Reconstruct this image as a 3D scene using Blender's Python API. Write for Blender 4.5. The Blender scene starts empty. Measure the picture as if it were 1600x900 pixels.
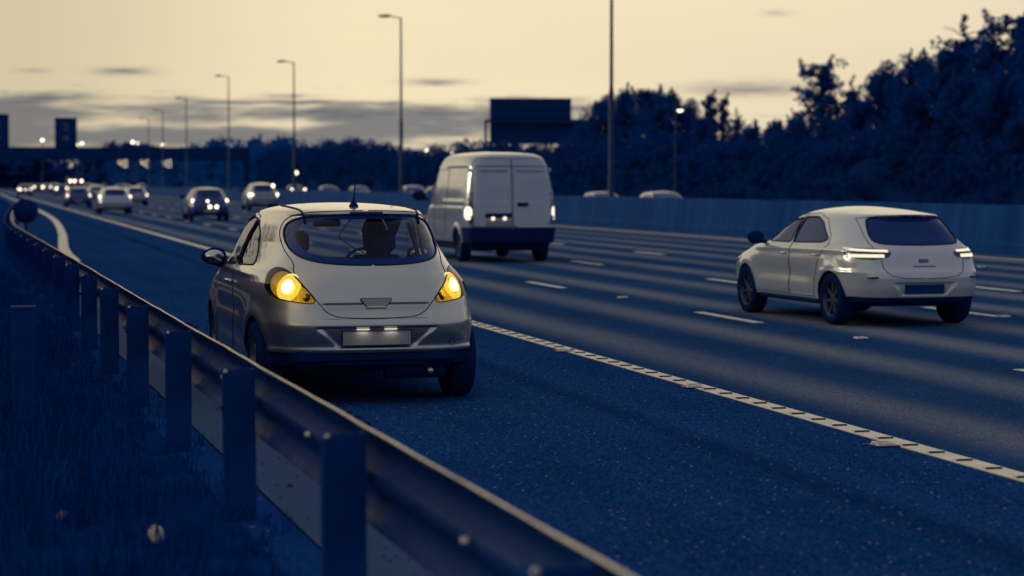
import bpy, bmesh, math, random
import numpy as np
from mathutils import Vector, Matrix
from math import sin, cos, tan, pi, atan, atan2, sqrt, radians

# ------------------------------------------------------------------ camera
SC = bpy.context.scene
COL = SC.collection
CAM_H = 1.66
PITCH = math.atan(164 / 3400)
YAW = math.atan(840 * cos(PITCH) / 3400)
cam = bpy.data.cameras.new('camera')
cam_ob = bpy.data.objects.new('camera', cam)
COL.objects.link(cam_ob)
cam_ob.location = (0, 0, CAM_H)
cam_ob.rotation_euler = (pi / 2 - PITCH, 0, -YAW)
cam.sensor_width = 36.0
cam.lens = 3400 / 1600 * 36.0
cam.clip_start = 0.1
cam.clip_end = 6000
cam.dof.use_dof = True
cam.dof.focus_distance = 16.9
cam.dof.aperture_fstop = 2.0
SC.camera = cam_ob

# ------------------------------------------------------------------ exposure and render
SC.view_settings.view_transform = 'Standard'
SC.view_settings.look = 'None'
SC.view_settings.exposure = 0.0
SC.view_settings.gamma = 1.0
SC.render.engine = 'CYCLES'
SC.cycles.use_denoising = True
SC.cycles.max_bounces = 8
SC.cycles.transparent_max_bounces = 24
SC.cycles.sample_clamp_indirect = 6.0

# ------------------------------------------------------------------ sky
W = bpy.data.worlds.new('World')
SC.world = W
W.use_nodes = True
SUN_AZ = radians(-54)          # ahead of the camera and well to its left, low over the trees
SUN_EL = radians(14)


class NT:
    """Small helper to write node trees as expressions."""
    def __init__(self, nt):
        self.nt = nt

    def n(self, typ, **kw):
        nd = self.nt.nodes.new(typ)
        for k, v in kw.items():
            setattr(nd, k, v)
        return nd

    def put(self, sock, v):
        if v is None:
            return
        if hasattr(v, 'links') or isinstance(v, bpy.types.NodeSocket):
            self.nt.links.new(v, sock)
        else:
            sock.default_value = v

    def m(self, op, a, b=None, c=None, clamp=False):
        nd = self.n('ShaderNodeMath', operation=op, use_clamp=clamp)
        self.put(nd.inputs[0], a)
        self.put(nd.inputs[1], b)
        self.put(nd.inputs[2], c)
        return nd.outputs[0]

    def ss(self, x, a, b, lo=0.0, hi=1.0):
        nd = self.n('ShaderNodeMapRange', interpolation_type='SMOOTHSTEP')
        self.put(nd.inputs[0], x)
        self.put(nd.inputs[1], a)
        self.put(nd.inputs[2], b)
        nd.inputs[3].default_value = lo
        nd.inputs[4].default_value = hi
        return nd.outputs[0]

    def mix(self, f, a, b):
        nd = self.n('ShaderNodeMix', data_type='RGBA')
        self.put(nd.inputs[0], f)
        self.put(nd.inputs[6], a if not isinstance(a, tuple) else (*a[:3], 1))
        self.put(nd.inputs[7], b if not isinstance(b, tuple) else (*b[:3], 1))
        return nd.outputs[2]

    def noise(self, vec, scale, detail=4, rough=0.55, dist=0.0):
        nd = self.n('ShaderNodeTexNoise')
        self.put(nd.inputs['Vector'], vec)
        nd.inputs['Scale'].default_value = scale
        nd.inputs['Detail'].default_value = detail
        nd.inputs['Roughness'].default_value = rough
        nd.inputs['Distortion'].default_value = dist
        return nd.outputs['Fac']

    def xyz(self, x, y, z):
        nd = self.n('ShaderNodeCombineXYZ')
        self.put(nd.inputs[0], x)
        self.put(nd.inputs[1], y)
        self.put(nd.inputs[2], z)
        return nd.outputs[0]

    def sep(self, v):
        nd = self.n('ShaderNodeSeparateXYZ')
        self.put(nd.inputs[0], v)
        return nd.outputs


def build_world():
    nt = W.node_tree
    nt.nodes.clear()
    N = NT(nt)
    out = N.n('ShaderNodeOutputWorld')
    bg = N.n('ShaderNodeBackground')
    tc = N.n('ShaderNodeTexCoord').outputs['Generated']
    s = N.sep(tc)
    x, y, z = s[0], s[1], s[2]
    az = N.m('ARCTAN2', x, y)
    # dusk gradient: warm towards the set sun, cooler overhead and behind
    sd = (sin(SUN_AZ) * cos(SUN_EL), cos(SUN_AZ) * cos(SUN_EL), sin(SUN_EL))
    dot = N.m('ADD', N.m('ADD', N.m('MULTIPLY', x, sd[0]), N.m('MULTIPLY', y, sd[1])), N.m('MULTIPLY', z, sd[2]))
    warm = N.ss(dot, -0.42, 0.36)
    CREAM = (0.905, 0.760, 0.500)
    COOL = (0.30, 0.335, 0.430)
    base = N.mix(warm, COOL, CREAM)
    glow = N.n('ShaderNodeVectorMath', operation='SCALE')
    N.put(glow.inputs[0], base)
    N.put(glow.inputs['Scale'], N.m('ADD', 1.0, N.m('MULTIPLY', N.ss(dot, .84, 1.0), 1.3)))
    base = glow.outputs[0]
    high = N.ss(z, 0.12, 0.60)
    base = N.mix(N.m('MULTIPLY', high, 0.82), base, (0.30, 0.325, 0.40))
    # low band a little duller near the horizon
    lowd = N.ss(z, 0.045, 0.0, 0.0, 1.0)
    base = N.mix(N.m('MULTIPLY', lowd, 0.42), base, (0.56, 0.49, 0.38))
    # left side slightly duller than straight ahead: thin high cloud, and lens vignette put into the colour
    veil = N.noise(N.xyz(N.m('MULTIPLY', az, 2.2), N.m('MULTIPLY', z, 16.0), 3.1), 1.0, 3, 0.5)
    base = N.mix(N.m('MULTIPLY', N.ss(veil, 0.38, 0.75), 0.22), base, (0.60, 0.52, 0.40))
    base = N.mix(N.m('MULTIPLY', N.m('MULTIPLY', N.ss(az, .18, .0), N.ss(az, -.35, -.05)), .72), base, (0.545, 0.460, 0.300))
    # broad grey cloud bank lying over the horizon
    wob = N.noise(N.xyz(N.m('MULTIPLY', az, 18.0), N.m('MULTIPLY', z, 60.0), 0.4), 1.0, 4, 0.6)
    zz = N.m('ADD', z, N.m('MULTIPLY', N.m('SUBTRACT', wob, 0.5), 0.022))
    tilt = N.m('MULTIPLY_ADD', az, 0.018, 0.0)
    zz = N.m('ADD', zz, tilt)
    bank = N.m('MULTIPLY', N.ss(zz, 0.011, 0.019), N.ss(zz, 0.042, 0.035))
    holes = N.noise(N.xyz(N.m('MULTIPLY', az, 15.0), N.m('MULTIPLY', z, 105.0), 7.7), 1.0, 3, 0.55)
    bank = N.m('MULTIPLY', bank, N.ss(holes, 0.70, 0.48))
    bank = N.m('MULTIPLY', bank, N.ss(az, 0.36, 0.22))
    base = N.mix(N.m('MULTIPLY', bank, 0.92), base, (0.150, 0.155, 0.175))
    # dark thin edges along the top of the bank
    edge = N.noise(N.xyz(N.m('MULTIPLY', az, 17.0), N.m('MULTIPLY', z, 330.0), 11.3), 1.0, 4, 0.6)
    em = N.m('MULTIPLY', N.ss(zz, 0.028, 0.034), N.ss(zz, 0.045, 0.037))
    em = N.m('MULTIPLY', em, N.ss(az, 0.40, 0.25))
    base = N.mix(N.m('MULTIPLY', N.m('MULTIPLY', N.ss(edge, 0.50, 0.62), em), 0.85), base, (0.105, 0.115, 0.150))
    # a few small lens shaped wisps higher up
    for (a0, z0, wa, wz, k) in ((0.0655, 0.0502, 0.011, 0.0016, 0.85), (0.026, 0.0502, 0.007, 0.0010, 0.40), (0.2075, 0.0462, 0.012, 0.0014, 0.75),
                                (0.350, 0.0426, 0.026, 0.0030, 0.72), (0.362, 0.0768, 0.006, 0.0011, 0.35), (0.55, 0.061, 0.03, 0.002, 0.6), (-0.12, 0.055, 0.03, 0.002, 0.6)):
        wn = N.noise(N.xyz(N.m('MULTIPLY', az, 55.0), N.m('MULTIPLY', z, 420.0), 1.0 + a0), 1.0, 3, 0.6)
        zw = N.m('ADD', N.m('SUBTRACT', z, z0), N.m('MULTIPLY', N.m('SUBTRACT', wn, 0.5), wz * 2.0))
        da = N.m('DIVIDE', N.m('SUBTRACT', az, a0), wa)
        dz = N.m('DIVIDE', zw, wz)
        r2 = N.m('ADD', N.m('MULTIPLY', da, da), N.m('MULTIPLY', dz, dz))
        g = N.m('EXPONENT', N.m('MULTIPLY', r2, -0.9))
        base = N.mix(N.m('MULTIPLY', g, k), base, (0.13, 0.135, 0.165))
    # below the horizon the air is as dull as the land
    base = N.mix(N.ss(z, -0.002, -0.03), base, (0.02, 0.035, 0.10))
    sky = N.n('ShaderNodeTexSky', sky_type='NISHITA')
    sky.sun_disc = False
    sky.sun_elevation = SUN_EL
    sky.sun_rotation = SUN_AZ
    sky.altitude = 60
    tint = N.n('ShaderNodeMix', data_type='RGBA', blend_type='ADD')
    sc = N.n('ShaderNodeVectorMath', operation='SCALE')
    nt.links.new(sky.outputs[0], sc.inputs[0])
    sc.inputs['Scale'].default_value = 0.004
    tint.inputs[0].default_value = 1.0
    nt.links.new(base, tint.inputs[6])
    nt.links.new(sc.outputs[0], tint.inputs[7])
    nt.links.new(tint.outputs[2], bg.inputs[0])
    bg.inputs[1].default_value = 1.0
    nt.links.new(bg.outputs[0], out.inputs[0])


build_world()
sun_l = bpy.data.lights.new('sun', 'SUN')
sun_l.energy = 0.9
sun_l.angle = radians(12)
sun_l.color = (1.0, 0.84, 0.60)
sun = bpy.data.objects.new('sun', sun_l)
COL.objects.link(sun)
_d = Vector((sin(SUN_AZ) * cos(SUN_EL), cos(SUN_AZ) * cos(SUN_EL), sin(SUN_EL)))
sun.rotation_euler = _d.to_track_quat('Z', 'Y').to_euler()

# ------------------------------------------------------------------ where a photograph point lies in the world
FWD = Vector((sin(YAW) * cos(PITCH), cos(YAW) * cos(PITCH), -sin(PITCH)))
RGT = Vector((cos(YAW), -sin(YAW), 0))
UPV = RGT.cross(FWD)


def ray(px, py):
    return FWD + RGT * ((px - 800) / 3400) + UPV * ((450 - py) / 3400)


def ground_at(px, py, z=0.0):
    d = ray(px, py)
    t = (z - CAM_H) / d.z
    return Vector((d.x * t, d.y * t, z))


def at_lateral(px, py, X):
    d = ray(px, py)
    t = X / d.x
    return Vector((X, d.y * t, CAM_H + d.z * t))


def at_depth(px, py, D):
    d = ray(px, py)
    return Vector((0, 0, CAM_H)) + d * D


# ------------------------------------------------------------------ object helpers
def tag(o, label=None, cat=None, group=None, kind=None):
    if label:
        o['label'] = label
    if cat:
        o['category'] = cat
    if group:
        o['group'] = group
    if kind:
        o['kind'] = kind
    return o


def thing(name, label, cat, loc=(0, 0, 0), rotz=0.0, group=None):
    o = bpy.data.objects.new(name, None)
    o.empty_display_size = 0.2
    COL.objects.link(o)
    o.location = loc
    o.rotation_euler = (0, 0, rotz)
    return tag(o, label, cat, group)


def link_mesh(name, me, parent=None):
    o = bpy.data.objects.new(name, me)
    COL.objects.link(o)
    if parent:
        o.parent = parent
    return o


def copy_tree(o, parent=None):
    c = o.copy()
    COL.objects.link(c)
    if parent:
        c.parent = parent
    for ch in list(o.children):
        copy_tree(ch, c)
    return c


class MB:
    """Collects simple shapes and links them as one mesh object."""
    def __init__(self):
        self.v, self.f, self.s, self.mi = [], [], [], []
        self.cur = 0

    def add(self, vs, fs, smooth=False):
        o = len(self.v)
        self.v += [tuple(p) for p in vs]
        for q in fs:
            self.f.append(tuple(o + i for i in q))
            self.s.append(smooth)
            self.mi.append(self.cur)
        return self

    def box(self, c, d, rot=None, bev=0.0, taper=1.0):
        hx, hy, hz = d[0] / 2, d[1] / 2, d[2] / 2
        if bev > 0:
            b = min(bev, hx * .9, hy * .9, hz * .9)
            vs = []
            for sx in (-1, 1):
                for sy in (-1, 1):
                    for sz in (-1, 1):
                        vs += [(sx * (hx - b), sy * (hy - b), sz * hz), (sx * (hx - b), sy * hy, sz * (hz - b)), (sx * hx, sy * (hy - b), sz * (hz - b))]
            def ix(sx, sy, sz, k):
                return (((sx > 0) * 4 + (sy > 0) * 2 + (sz > 0)) * 3 + k)
            fs = []
            for sz in (-1, 1):
                q = [ix(-1, -1, sz, 0), ix(1, -1, sz, 0), ix(1, 1, sz, 0), ix(-1, 1, sz, 0)]
                fs.append(q if sz > 0 else q[::-1])
            for sy in (-1, 1):
                q = [ix(-1, sy, -1, 1), ix(1, sy, -1, 1), ix(1, sy, 1, 1), ix(-1, sy, 1, 1)]
                fs.append(q if sy < 0 else q[::-1])
            for sx in (-1, 1):
                q = [ix(sx, -1, -1, 2), ix(sx, 1, -1, 2), ix(sx, 1, 1, 2), ix(sx, -1, 1, 2)]
                fs.append(q if sx > 0 else q[::-1])
            for sx in (-1, 1):
                for sy in (-1, 1):
                    q = [ix(sx, sy, -1, 1), ix(sx, sy, 1, 1), ix(sx, sy, 1, 2), ix(sx, sy, -1, 2)]
                    fs.append(q if sx * sy > 0 else q[::-1])
                for sz in (-1, 1):
                    q = [ix(sx, -1, sz, 0), ix(sx, 1, sz, 0), ix(sx, 1, sz, 2), ix(sx, -1, sz, 2)]
                    fs.append(q if sx * sz < 0 else q[::-1])
            for sy in (-1, 1):
                for sz in (-1, 1):
                    q = [ix(-1, sy, sz, 0), ix(1, sy, sz, 0), ix(1, sy, sz, 1), ix(-1, sy, sz, 1)]
                    fs.append(q if sy * sz > 0 else q[::-1])
            for sx in (-1, 1):
                for sy in (-1, 1):
                    for sz in (-1, 1):
                        q = [ix(sx, sy, sz, 0), ix(sx, sy, sz, 1), ix(sx, sy, sz, 2)]
                        fs.append(q if sx * sy * sz < 0 else q[::-1])
        else:
            vs = [(sx * hx * (taper if sz > 0 else 1), sy * hy * (taper if sz > 0 else 1), sz * hz) for sx in (-1, 1) for sy in (-1, 1) for sz in (-1, 1)]
            fs = [(0, 1, 3, 2), (4, 6, 7, 5), (0, 4, 5, 1), (2, 3, 7, 6), (0, 2, 6, 4), (1, 5, 7, 3)]
        c = Vector(c)
        if rot is not None:
            vs = [c + rot @ Vector(p) for p in vs]
        else:
            vs = [c + Vector(p) for p in vs]
        return self.add(vs, fs)

    def tube(self, pts, r, n=8, cap=True, smooth=True, closed=False):
        pts = [Vector(p) for p in pts]
        if not hasattr(r, '__len__'):
            r = [r] * len(pts)
        m = len(pts)
        vs, fs = [], []
        prev = None
        for i, p in enumerate(pts):
            if closed:
                t = pts[(i + 1) % m] - pts[i - 1]
            else:
                t = pts[min(i + 1, m - 1)] - pts[max(i - 1, 0)]
            if t.length < 1e-9:
                t = Vector((0, 0, 1))
            t.normalize()
            if prev is None:
                a = Vector((0, 0, 1)) if abs(t.z) < .9 else Vector((1, 0, 0))
                u = t.cross(a).normalized()
            else:
                u = (prev - t * prev.dot(t))
                u = u.normalized() if u.length > 1e-6 else t.orthogonal().normalized()
            prev = u
            w = t.cross(u)
            for k in range(n):
                a = 2 * pi * k / n
                vs.append(p + (u * cos(a) + w * sin(a)) * r[i])
        for i in range(m if closed else m - 1):
            j = (i + 1) % m
            for k in range(n):
                k2 = (k + 1) % n
                fs.append((i * n + k, i * n + k2, j * n + k2, j * n + k))
        if cap and not closed:
            fs.append(tuple(range(n - 1, -1, -1)))
            fs.append(tuple((m - 1) * n + k for k in range(n)))
        return self.add(vs, fs, smooth)

    def lathe(self, prof, n=32, axis='x', c=(0, 0, 0), smooth=True):
        """prof: (along axis, radius)"""
        vs, fs = [], []
        for (a, r) in prof:
            for k in range(n):
                t = 2 * pi * k / n
                if axis == 'x':
                    p = (a, r * cos(t), r * sin(t))
                elif axis == 'y':
                    p = (r * sin(t), a, r * cos(t))
                else:
                    p = (r * cos(t), r * sin(t), a)
                vs.append((p[0] + c[0], p[1] + c[1], p[2] + c[2]))
        for i in range(len(prof) - 1):
            for k in range(n):
                k2 = (k + 1) % n
                fs.append((i * n + k, i * n + k2, (i + 1) * n + k2, (i + 1) * n + k))
        return self.add(vs, fs, smooth)

    def prism(self, poly, axis, a, b):
        """poly in the plane across axis: for x (y,z), y (x,z), z (x,y)"""
        def P(u, v, t):
            return (t, u, v) if axis == 'x' else ((u, t, v) if axis == 'y' else (u, v, t))
        n = len(poly)
        vs = [P(u, v, a) for u, v in poly] + [P(u, v, b) for u, v in poly]
        fs = [tuple(range(n)), tuple(range(2 * n - 1, n - 1, -1))]
        for i in range(n):
            j = (i + 1) % n
            fs.append((i, i + n, j + n, j))
        return self.add(vs, fs)

    def sheet(self, rows, smooth=True):
        n = len(rows[0])
        vs = [p for r in rows for p in r]
        fs = [(i * n + k, i * n + k + 1, (i + 1) * n + k + 1, (i + 1) * n + k) for i in range(len(rows) - 1) for k in range(n - 1)]
        return self.add(vs, fs, smooth)

    def mesh(self, name, mats, fix=True):
        me = bpy.data.meshes.new(name)
        me.from_pydata(self.v, [], self.f)
        if not isinstance(mats, (list, tuple)):
            mats = [mats]
        for m in mats:
            me.materials.append(m)
        me.polygons.foreach_set('use_smooth', self.s)
        if len(mats) > 1:
            me.polygons.foreach_set('material_index', self.mi)
        if fix:
            bm = bmesh.new()
            bm.from_mesh(me)
            bmesh.ops.recalc_face_normals(bm, faces=bm.faces)
            bm.to_mesh(me)
            bm.free()
        me.update()
        return me

    def build(self, name, mats, parent=None, fix=True):
        return link_mesh(name, self.mesh(name, mats, fix), parent)


# ------------------------------------------------------------------ materials
def principled(name, base, rough=0.6, metal=0.0, spec=0.5, coat=0.0, coat_rough=0.05):
    m = bpy.data.materials.new(name)
    m.use_nodes = True
    b = m.node_tree.nodes['Principled BSDF']
    b.inputs['Base Color'].default_value = (*base, 1)
    b.inputs['Roughness'].default_value = rough
    b.inputs['Metallic'].default_value = metal
    b.inputs['Specular IOR Level'].default_value = spec
    b.inputs['Coat Weight'].default_value = coat
    b.inputs['Coat Roughness'].default_value = coat_rough
    return m


def noisy(name, c1, c2, scale, rough=0.7, metal=0.0, spec=0.4, bump=0.0, bscale=None, detail=5, stretch=(1, 1, 1), lo=.35, hi=.65, coat=0.0, r2=None):
    m = principled(name, c1, rough, metal, spec, coat)
    N = NT(m.node_tree)
    b = m.node_tree.nodes['Principled BSDF']
    tc = N.n('ShaderNodeTexCoord').outputs['Object']
    mp = N.n('ShaderNodeMapping')
    mp.inputs['Scale'].default_value = stretch
    N.nt.links.new(tc, mp.inputs[0])
    f = N.ss(N.noise(mp.outputs[0], scale, detail), lo, hi)
    N.nt.links.new(N.mix(f, c1, c2), b.inputs['Base Color'])
    if r2 is not None:
        nd = N.n('ShaderNodeMapRange')
        N.put(nd.inputs[0], f)
        nd.inputs[3].default_value = rough
        nd.inputs[4].default_value = r2
        N.nt.links.new(nd.outputs[0], b.inputs['Roughness'])
    if bump:
        bp = N.n('ShaderNodeBump')
        bp.inputs['Strength'].default_value = bump
        bp.inputs['Distance'].default_value = 0.02
        N.nt.links.new(N.noise(mp.outputs[0], bscale or scale * 3, 4), bp.inputs['Height'])
        N.nt.links.new(bp.outputs[0], b.inputs['Normal'])
    return m


def emitter(name, col, strength):
    m = bpy.data.materials.new(name)
    m.use_nodes = True
    nt = m.node_tree
    nt.nodes.clear()
    o = nt.nodes.new('ShaderNodeOutputMaterial')
    e = nt.nodes.new('ShaderNodeEmission')
    e.inputs[0].default_value = (*col, 1)
    e.inputs[1].default_value = strength
    nt.links.new(e.outputs[0], o.inputs[0])
    return m


def thin_glass(name, tint, refl_rough=0.02, ior=1.28):
    m = bpy.data.materials.new(name)
    m.use_nodes = True
    nt = m.node_tree
    nt.nodes.clear()
    N = NT(nt)
    o = N.n('ShaderNodeOutputMaterial')
    t = N.n('ShaderNodeBsdfTransparent')
    t.inputs[0].default_value = (*tint, 1)
    g = N.n('ShaderNodeBsdfGlossy')
    g.inputs['Roughness'].default_value = refl_rough
    fr = N.n('ShaderNodeFresnel')
    geo = N.n('ShaderNodeNewGeometry')
    N.put(fr.inputs[0], N.m('ADD', ior, N.m('MULTIPLY', geo.outputs['Backfacing'], 1 / ior - ior)))
    mx = N.n('ShaderNodeMixShader')
    nt.links.new(fr.outputs[0], mx.inputs[0])
    nt.links.new(t.outputs[0], mx.inputs[1])
    nt.links.new(g.outputs[0], mx.inputs[2])
    nt.links.new(mx.outputs[0], o.inputs[0])
    return m


NAVY = (0.004, 0.018, 0.085)
M = {}
M['silver'] = noisy('silver_paint', (0.43, 0.42, 0.40), (0.40, 0.395, 0.385), 1.5, 0.31, 0.92, 0.5, coat=1.0, r2=0.35)
M['white_paint'] = noisy('white_paint', (0.37, 0.41, 0.455), (0.33, 0.37, 0.42), 1.2, 0.26, 0.0, 0.5, coat=1.0, r2=0.38)
M['van_paint'] = noisy('van_paint', (0.165, 0.225, 0.315), (0.145, 0.20, 0.29), 1.6, 0.35, 0.0, 0.5, coat=1.0, r2=0.5)
for _k in ('van_paint', 'white_paint'):
    M[_k].node_tree.nodes['Principled BSDF'].inputs['Coat IOR'].default_value = 2.0
M['grey_paint'] = noisy('grey_paint', (0.12, 0.16, 0.25), (0.10, 0.14, 0.23), 1.5, 0.33, 0.2, 0.5, coat=1.0)
M['dark_paint'] = noisy('dark_paint', (0.003, 0.030, 0.18), (0.003, 0.026, 0.16), 1.5, 0.4, 0.0, 0.3, coat=0.6)
M['plastic'] = noisy('black_plastic', (0.002, 0.016, 0.080), (0.003, 0.020, 0.092), 8, 0.7, 0, 0.03, bump=.1)
M['rubber'] = noisy('tyre_rubber', (0.002, 0.015, 0.068), (0.003, 0.019, 0.080), 12, 0.9, 0, 0.02)
M['seal'] = principled('rubber_seal', (0.003, 0.014, 0.07), 0.7, 0, 0.1)
M['trim'] = noisy('cabin_trim', (0.002, 0.040, 0.24), (0.003, 0.048, 0.27), 6, 0.9, 0, 0.0)
M['cloth'] = noisy('seat_cloth', (0.002, 0.040, 0.24), (0.003, 0.048, 0.27), 30, 0.95, 0, 0.0)
M['dark_glass'] = principled('dark_glass', (0.002, 0.026, 0.14), 0.05, 0, 0.12)
M['clear_glass'] = thin_glass('car_glass', (0.84, 0.86, 0.90))
M['mirror_glass'] = principled('mirror_glass', (0.5, 0.5, 0.5), 0.05, 1.0)
M['dark_alloy'] = noisy('dark_alloy', (0.03, 0.05, 0.11), (0.02, 0.035, 0.09), 9, 0.4, 0.4)
M['alloy'] = noisy('alloy_wheel', (0.30, 0.30, 0.32), (0.2, 0.2, 0.23), 9, 0.35, 0.7)
M['plate'] = noisy('number_plate', (0.24, 0.24, 0.25), (0.21, 0.21, 0.23), 3, 0.5)
M['lamp_dark'] = principled('lamp_housing', (0.004, 0.022, 0.12), 0.25, 0, 0.3, 0.6)
M['lamp_on'] = emitter('lit_lamp', (1.0, 0.85, 0.58), 1.7)
M['signal_on'] = emitter('lit_signal', (1.0, 0.86, 0.60), 1.5)
M['strip_on'] = emitter('lit_strip', (1.0, 0.87, 0.62), 1.1)
M['lamp_soft'] = emitter('soft_lamp', (1.0, 0.90, 0.68), 1.5)
M['lamp_far'] = emitter('far_lamp', (1.0, 0.84, 0.56), 4.5)
M['plate_lamp'] = emitter('plate_lamp', (1.0, 0.88, 0.64), 0.75)
M['stud_metal'] = noisy('stud_metal', (0.80, 0.76, 0.66), (0.6, 0.58, 0.52), 40, 0.45, 0.1)
M['rib_shade'] = noisy('rib_face_shade', (0.03, 0.05, 0.10), (0.07, 0.085, 0.12), 60, 0.9, 0, 0.0)  # dark colour painting the shade on the ribs' near faces
M['steel'] = noisy('galvanised_steel', (0.002, 0.028, 0.14), (0.002, 0.021, 0.11), 5, 0.40, 0.0, 0.08, bump=.05, bscale=60, r2=.55)
M['post_steel'] = noisy('post_steel', (0.002, 0.036, 0.175), (0.002, 0.029, 0.15), 6, 0.75, 0.0, 0.03, bump=.15, bscale=80)
M['bolt'] = principled('bolt_steel', (0.35, 0.34, 0.33), 0.35, 0.9)
M['column'] = noisy('lamp_column', (0.012, 0.040, 0.115), (0.008, 0.032, 0.10), 3, 0.6, 0.2, 0.15)
M['sign_back'] = noisy('sign_back', (0.004, 0.036, 0.140), (0.003, 0.030, 0.125), 2, 0.8, 0.0, 0.02)
M['sign_dark'] = noisy('sign_dark', (0.002, 0.024, 0.115), (0.003, 0.028, 0.13), 2, 0.9, 0, 0.0)
M['glyph'] = principled('sign_glyph', (0.10, 0.13, 0.19), 0.6)
M['white_line'] = noisy('line_paint', (0.80, 0.72, 0.54), (0.62, 0.57, 0.46), 7, 0.65, 0, 0.3, bump=.25, bscale=120, lo=.3, hi=.8)
M['worn_line'] = noisy('worn_line_paint', (0.66, 0.60, 0.49), (0.30, 0.32, 0.34), 9, 0.7, 0, 0.3, bump=.25, bscale=120, lo=.4, hi=.8)
M['stone'] = noisy('pale_stone', (0.80, 0.74, 0.60), (0.5, 0.47, 0.40), 26, 0.85, 0, 0.2, bump=.5, bscale=60)
M['stone_dark'] = noisy('dark_stone', (0.02, 0.035, 0.085), (0.01, 0.02, 0.06), 26, 0.85, 0, 0.2, bump=.5, bscale=60)
M['bark'] = noisy('bark', (0.002, 0.025, 0.18), (0.003, 0.032, 0.21), 6, 0.9, 0, 0.0, bump=.6)
M['blade'] = noisy('grass_blade', (0.001, 0.032, 0.165), (0.002, 0.040, 0.19), 3, 0.8, 0, 0.0)
M['straw'] = noisy('dry_grass', (0.16, 0.17, 0.18), (0.05, 0.08, 0.14), 12, 0.85, 0, 0.1)
M['skin'] = principled('skin', (0.06, 0.08, 0.16), 0.6)
M['hair'] = principled('hair', (0.002, 0.030, 0.18), 0.9, 0, 0.0)
M['jacket'] = principled('jacket', (0.002, 0.034, 0.20), 0.95, 0, 0.0)


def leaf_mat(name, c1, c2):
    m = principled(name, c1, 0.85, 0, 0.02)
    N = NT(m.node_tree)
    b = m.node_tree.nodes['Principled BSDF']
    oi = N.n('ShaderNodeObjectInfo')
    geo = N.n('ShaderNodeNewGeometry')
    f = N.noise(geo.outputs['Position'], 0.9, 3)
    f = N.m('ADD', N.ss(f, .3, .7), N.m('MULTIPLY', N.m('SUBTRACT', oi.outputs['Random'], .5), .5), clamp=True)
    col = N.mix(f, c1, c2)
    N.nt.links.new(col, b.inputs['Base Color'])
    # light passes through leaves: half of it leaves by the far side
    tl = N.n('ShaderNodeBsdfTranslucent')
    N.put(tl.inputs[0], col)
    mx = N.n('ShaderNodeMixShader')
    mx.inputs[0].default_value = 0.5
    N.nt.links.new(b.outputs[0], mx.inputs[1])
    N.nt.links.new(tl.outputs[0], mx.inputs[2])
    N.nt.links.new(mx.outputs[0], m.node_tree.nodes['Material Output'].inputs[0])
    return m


M['leaf'] = leaf_mat('leaf', (0.0015, 0.044, 0.232), (0.0022, 0.050, 0.255))
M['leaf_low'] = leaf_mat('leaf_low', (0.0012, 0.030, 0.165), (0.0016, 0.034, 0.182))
M['leaf_far'] = leaf_mat('leaf_far', (0.0015, 0.050, 0.245), (0.003, 0.064, 0.295))


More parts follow.
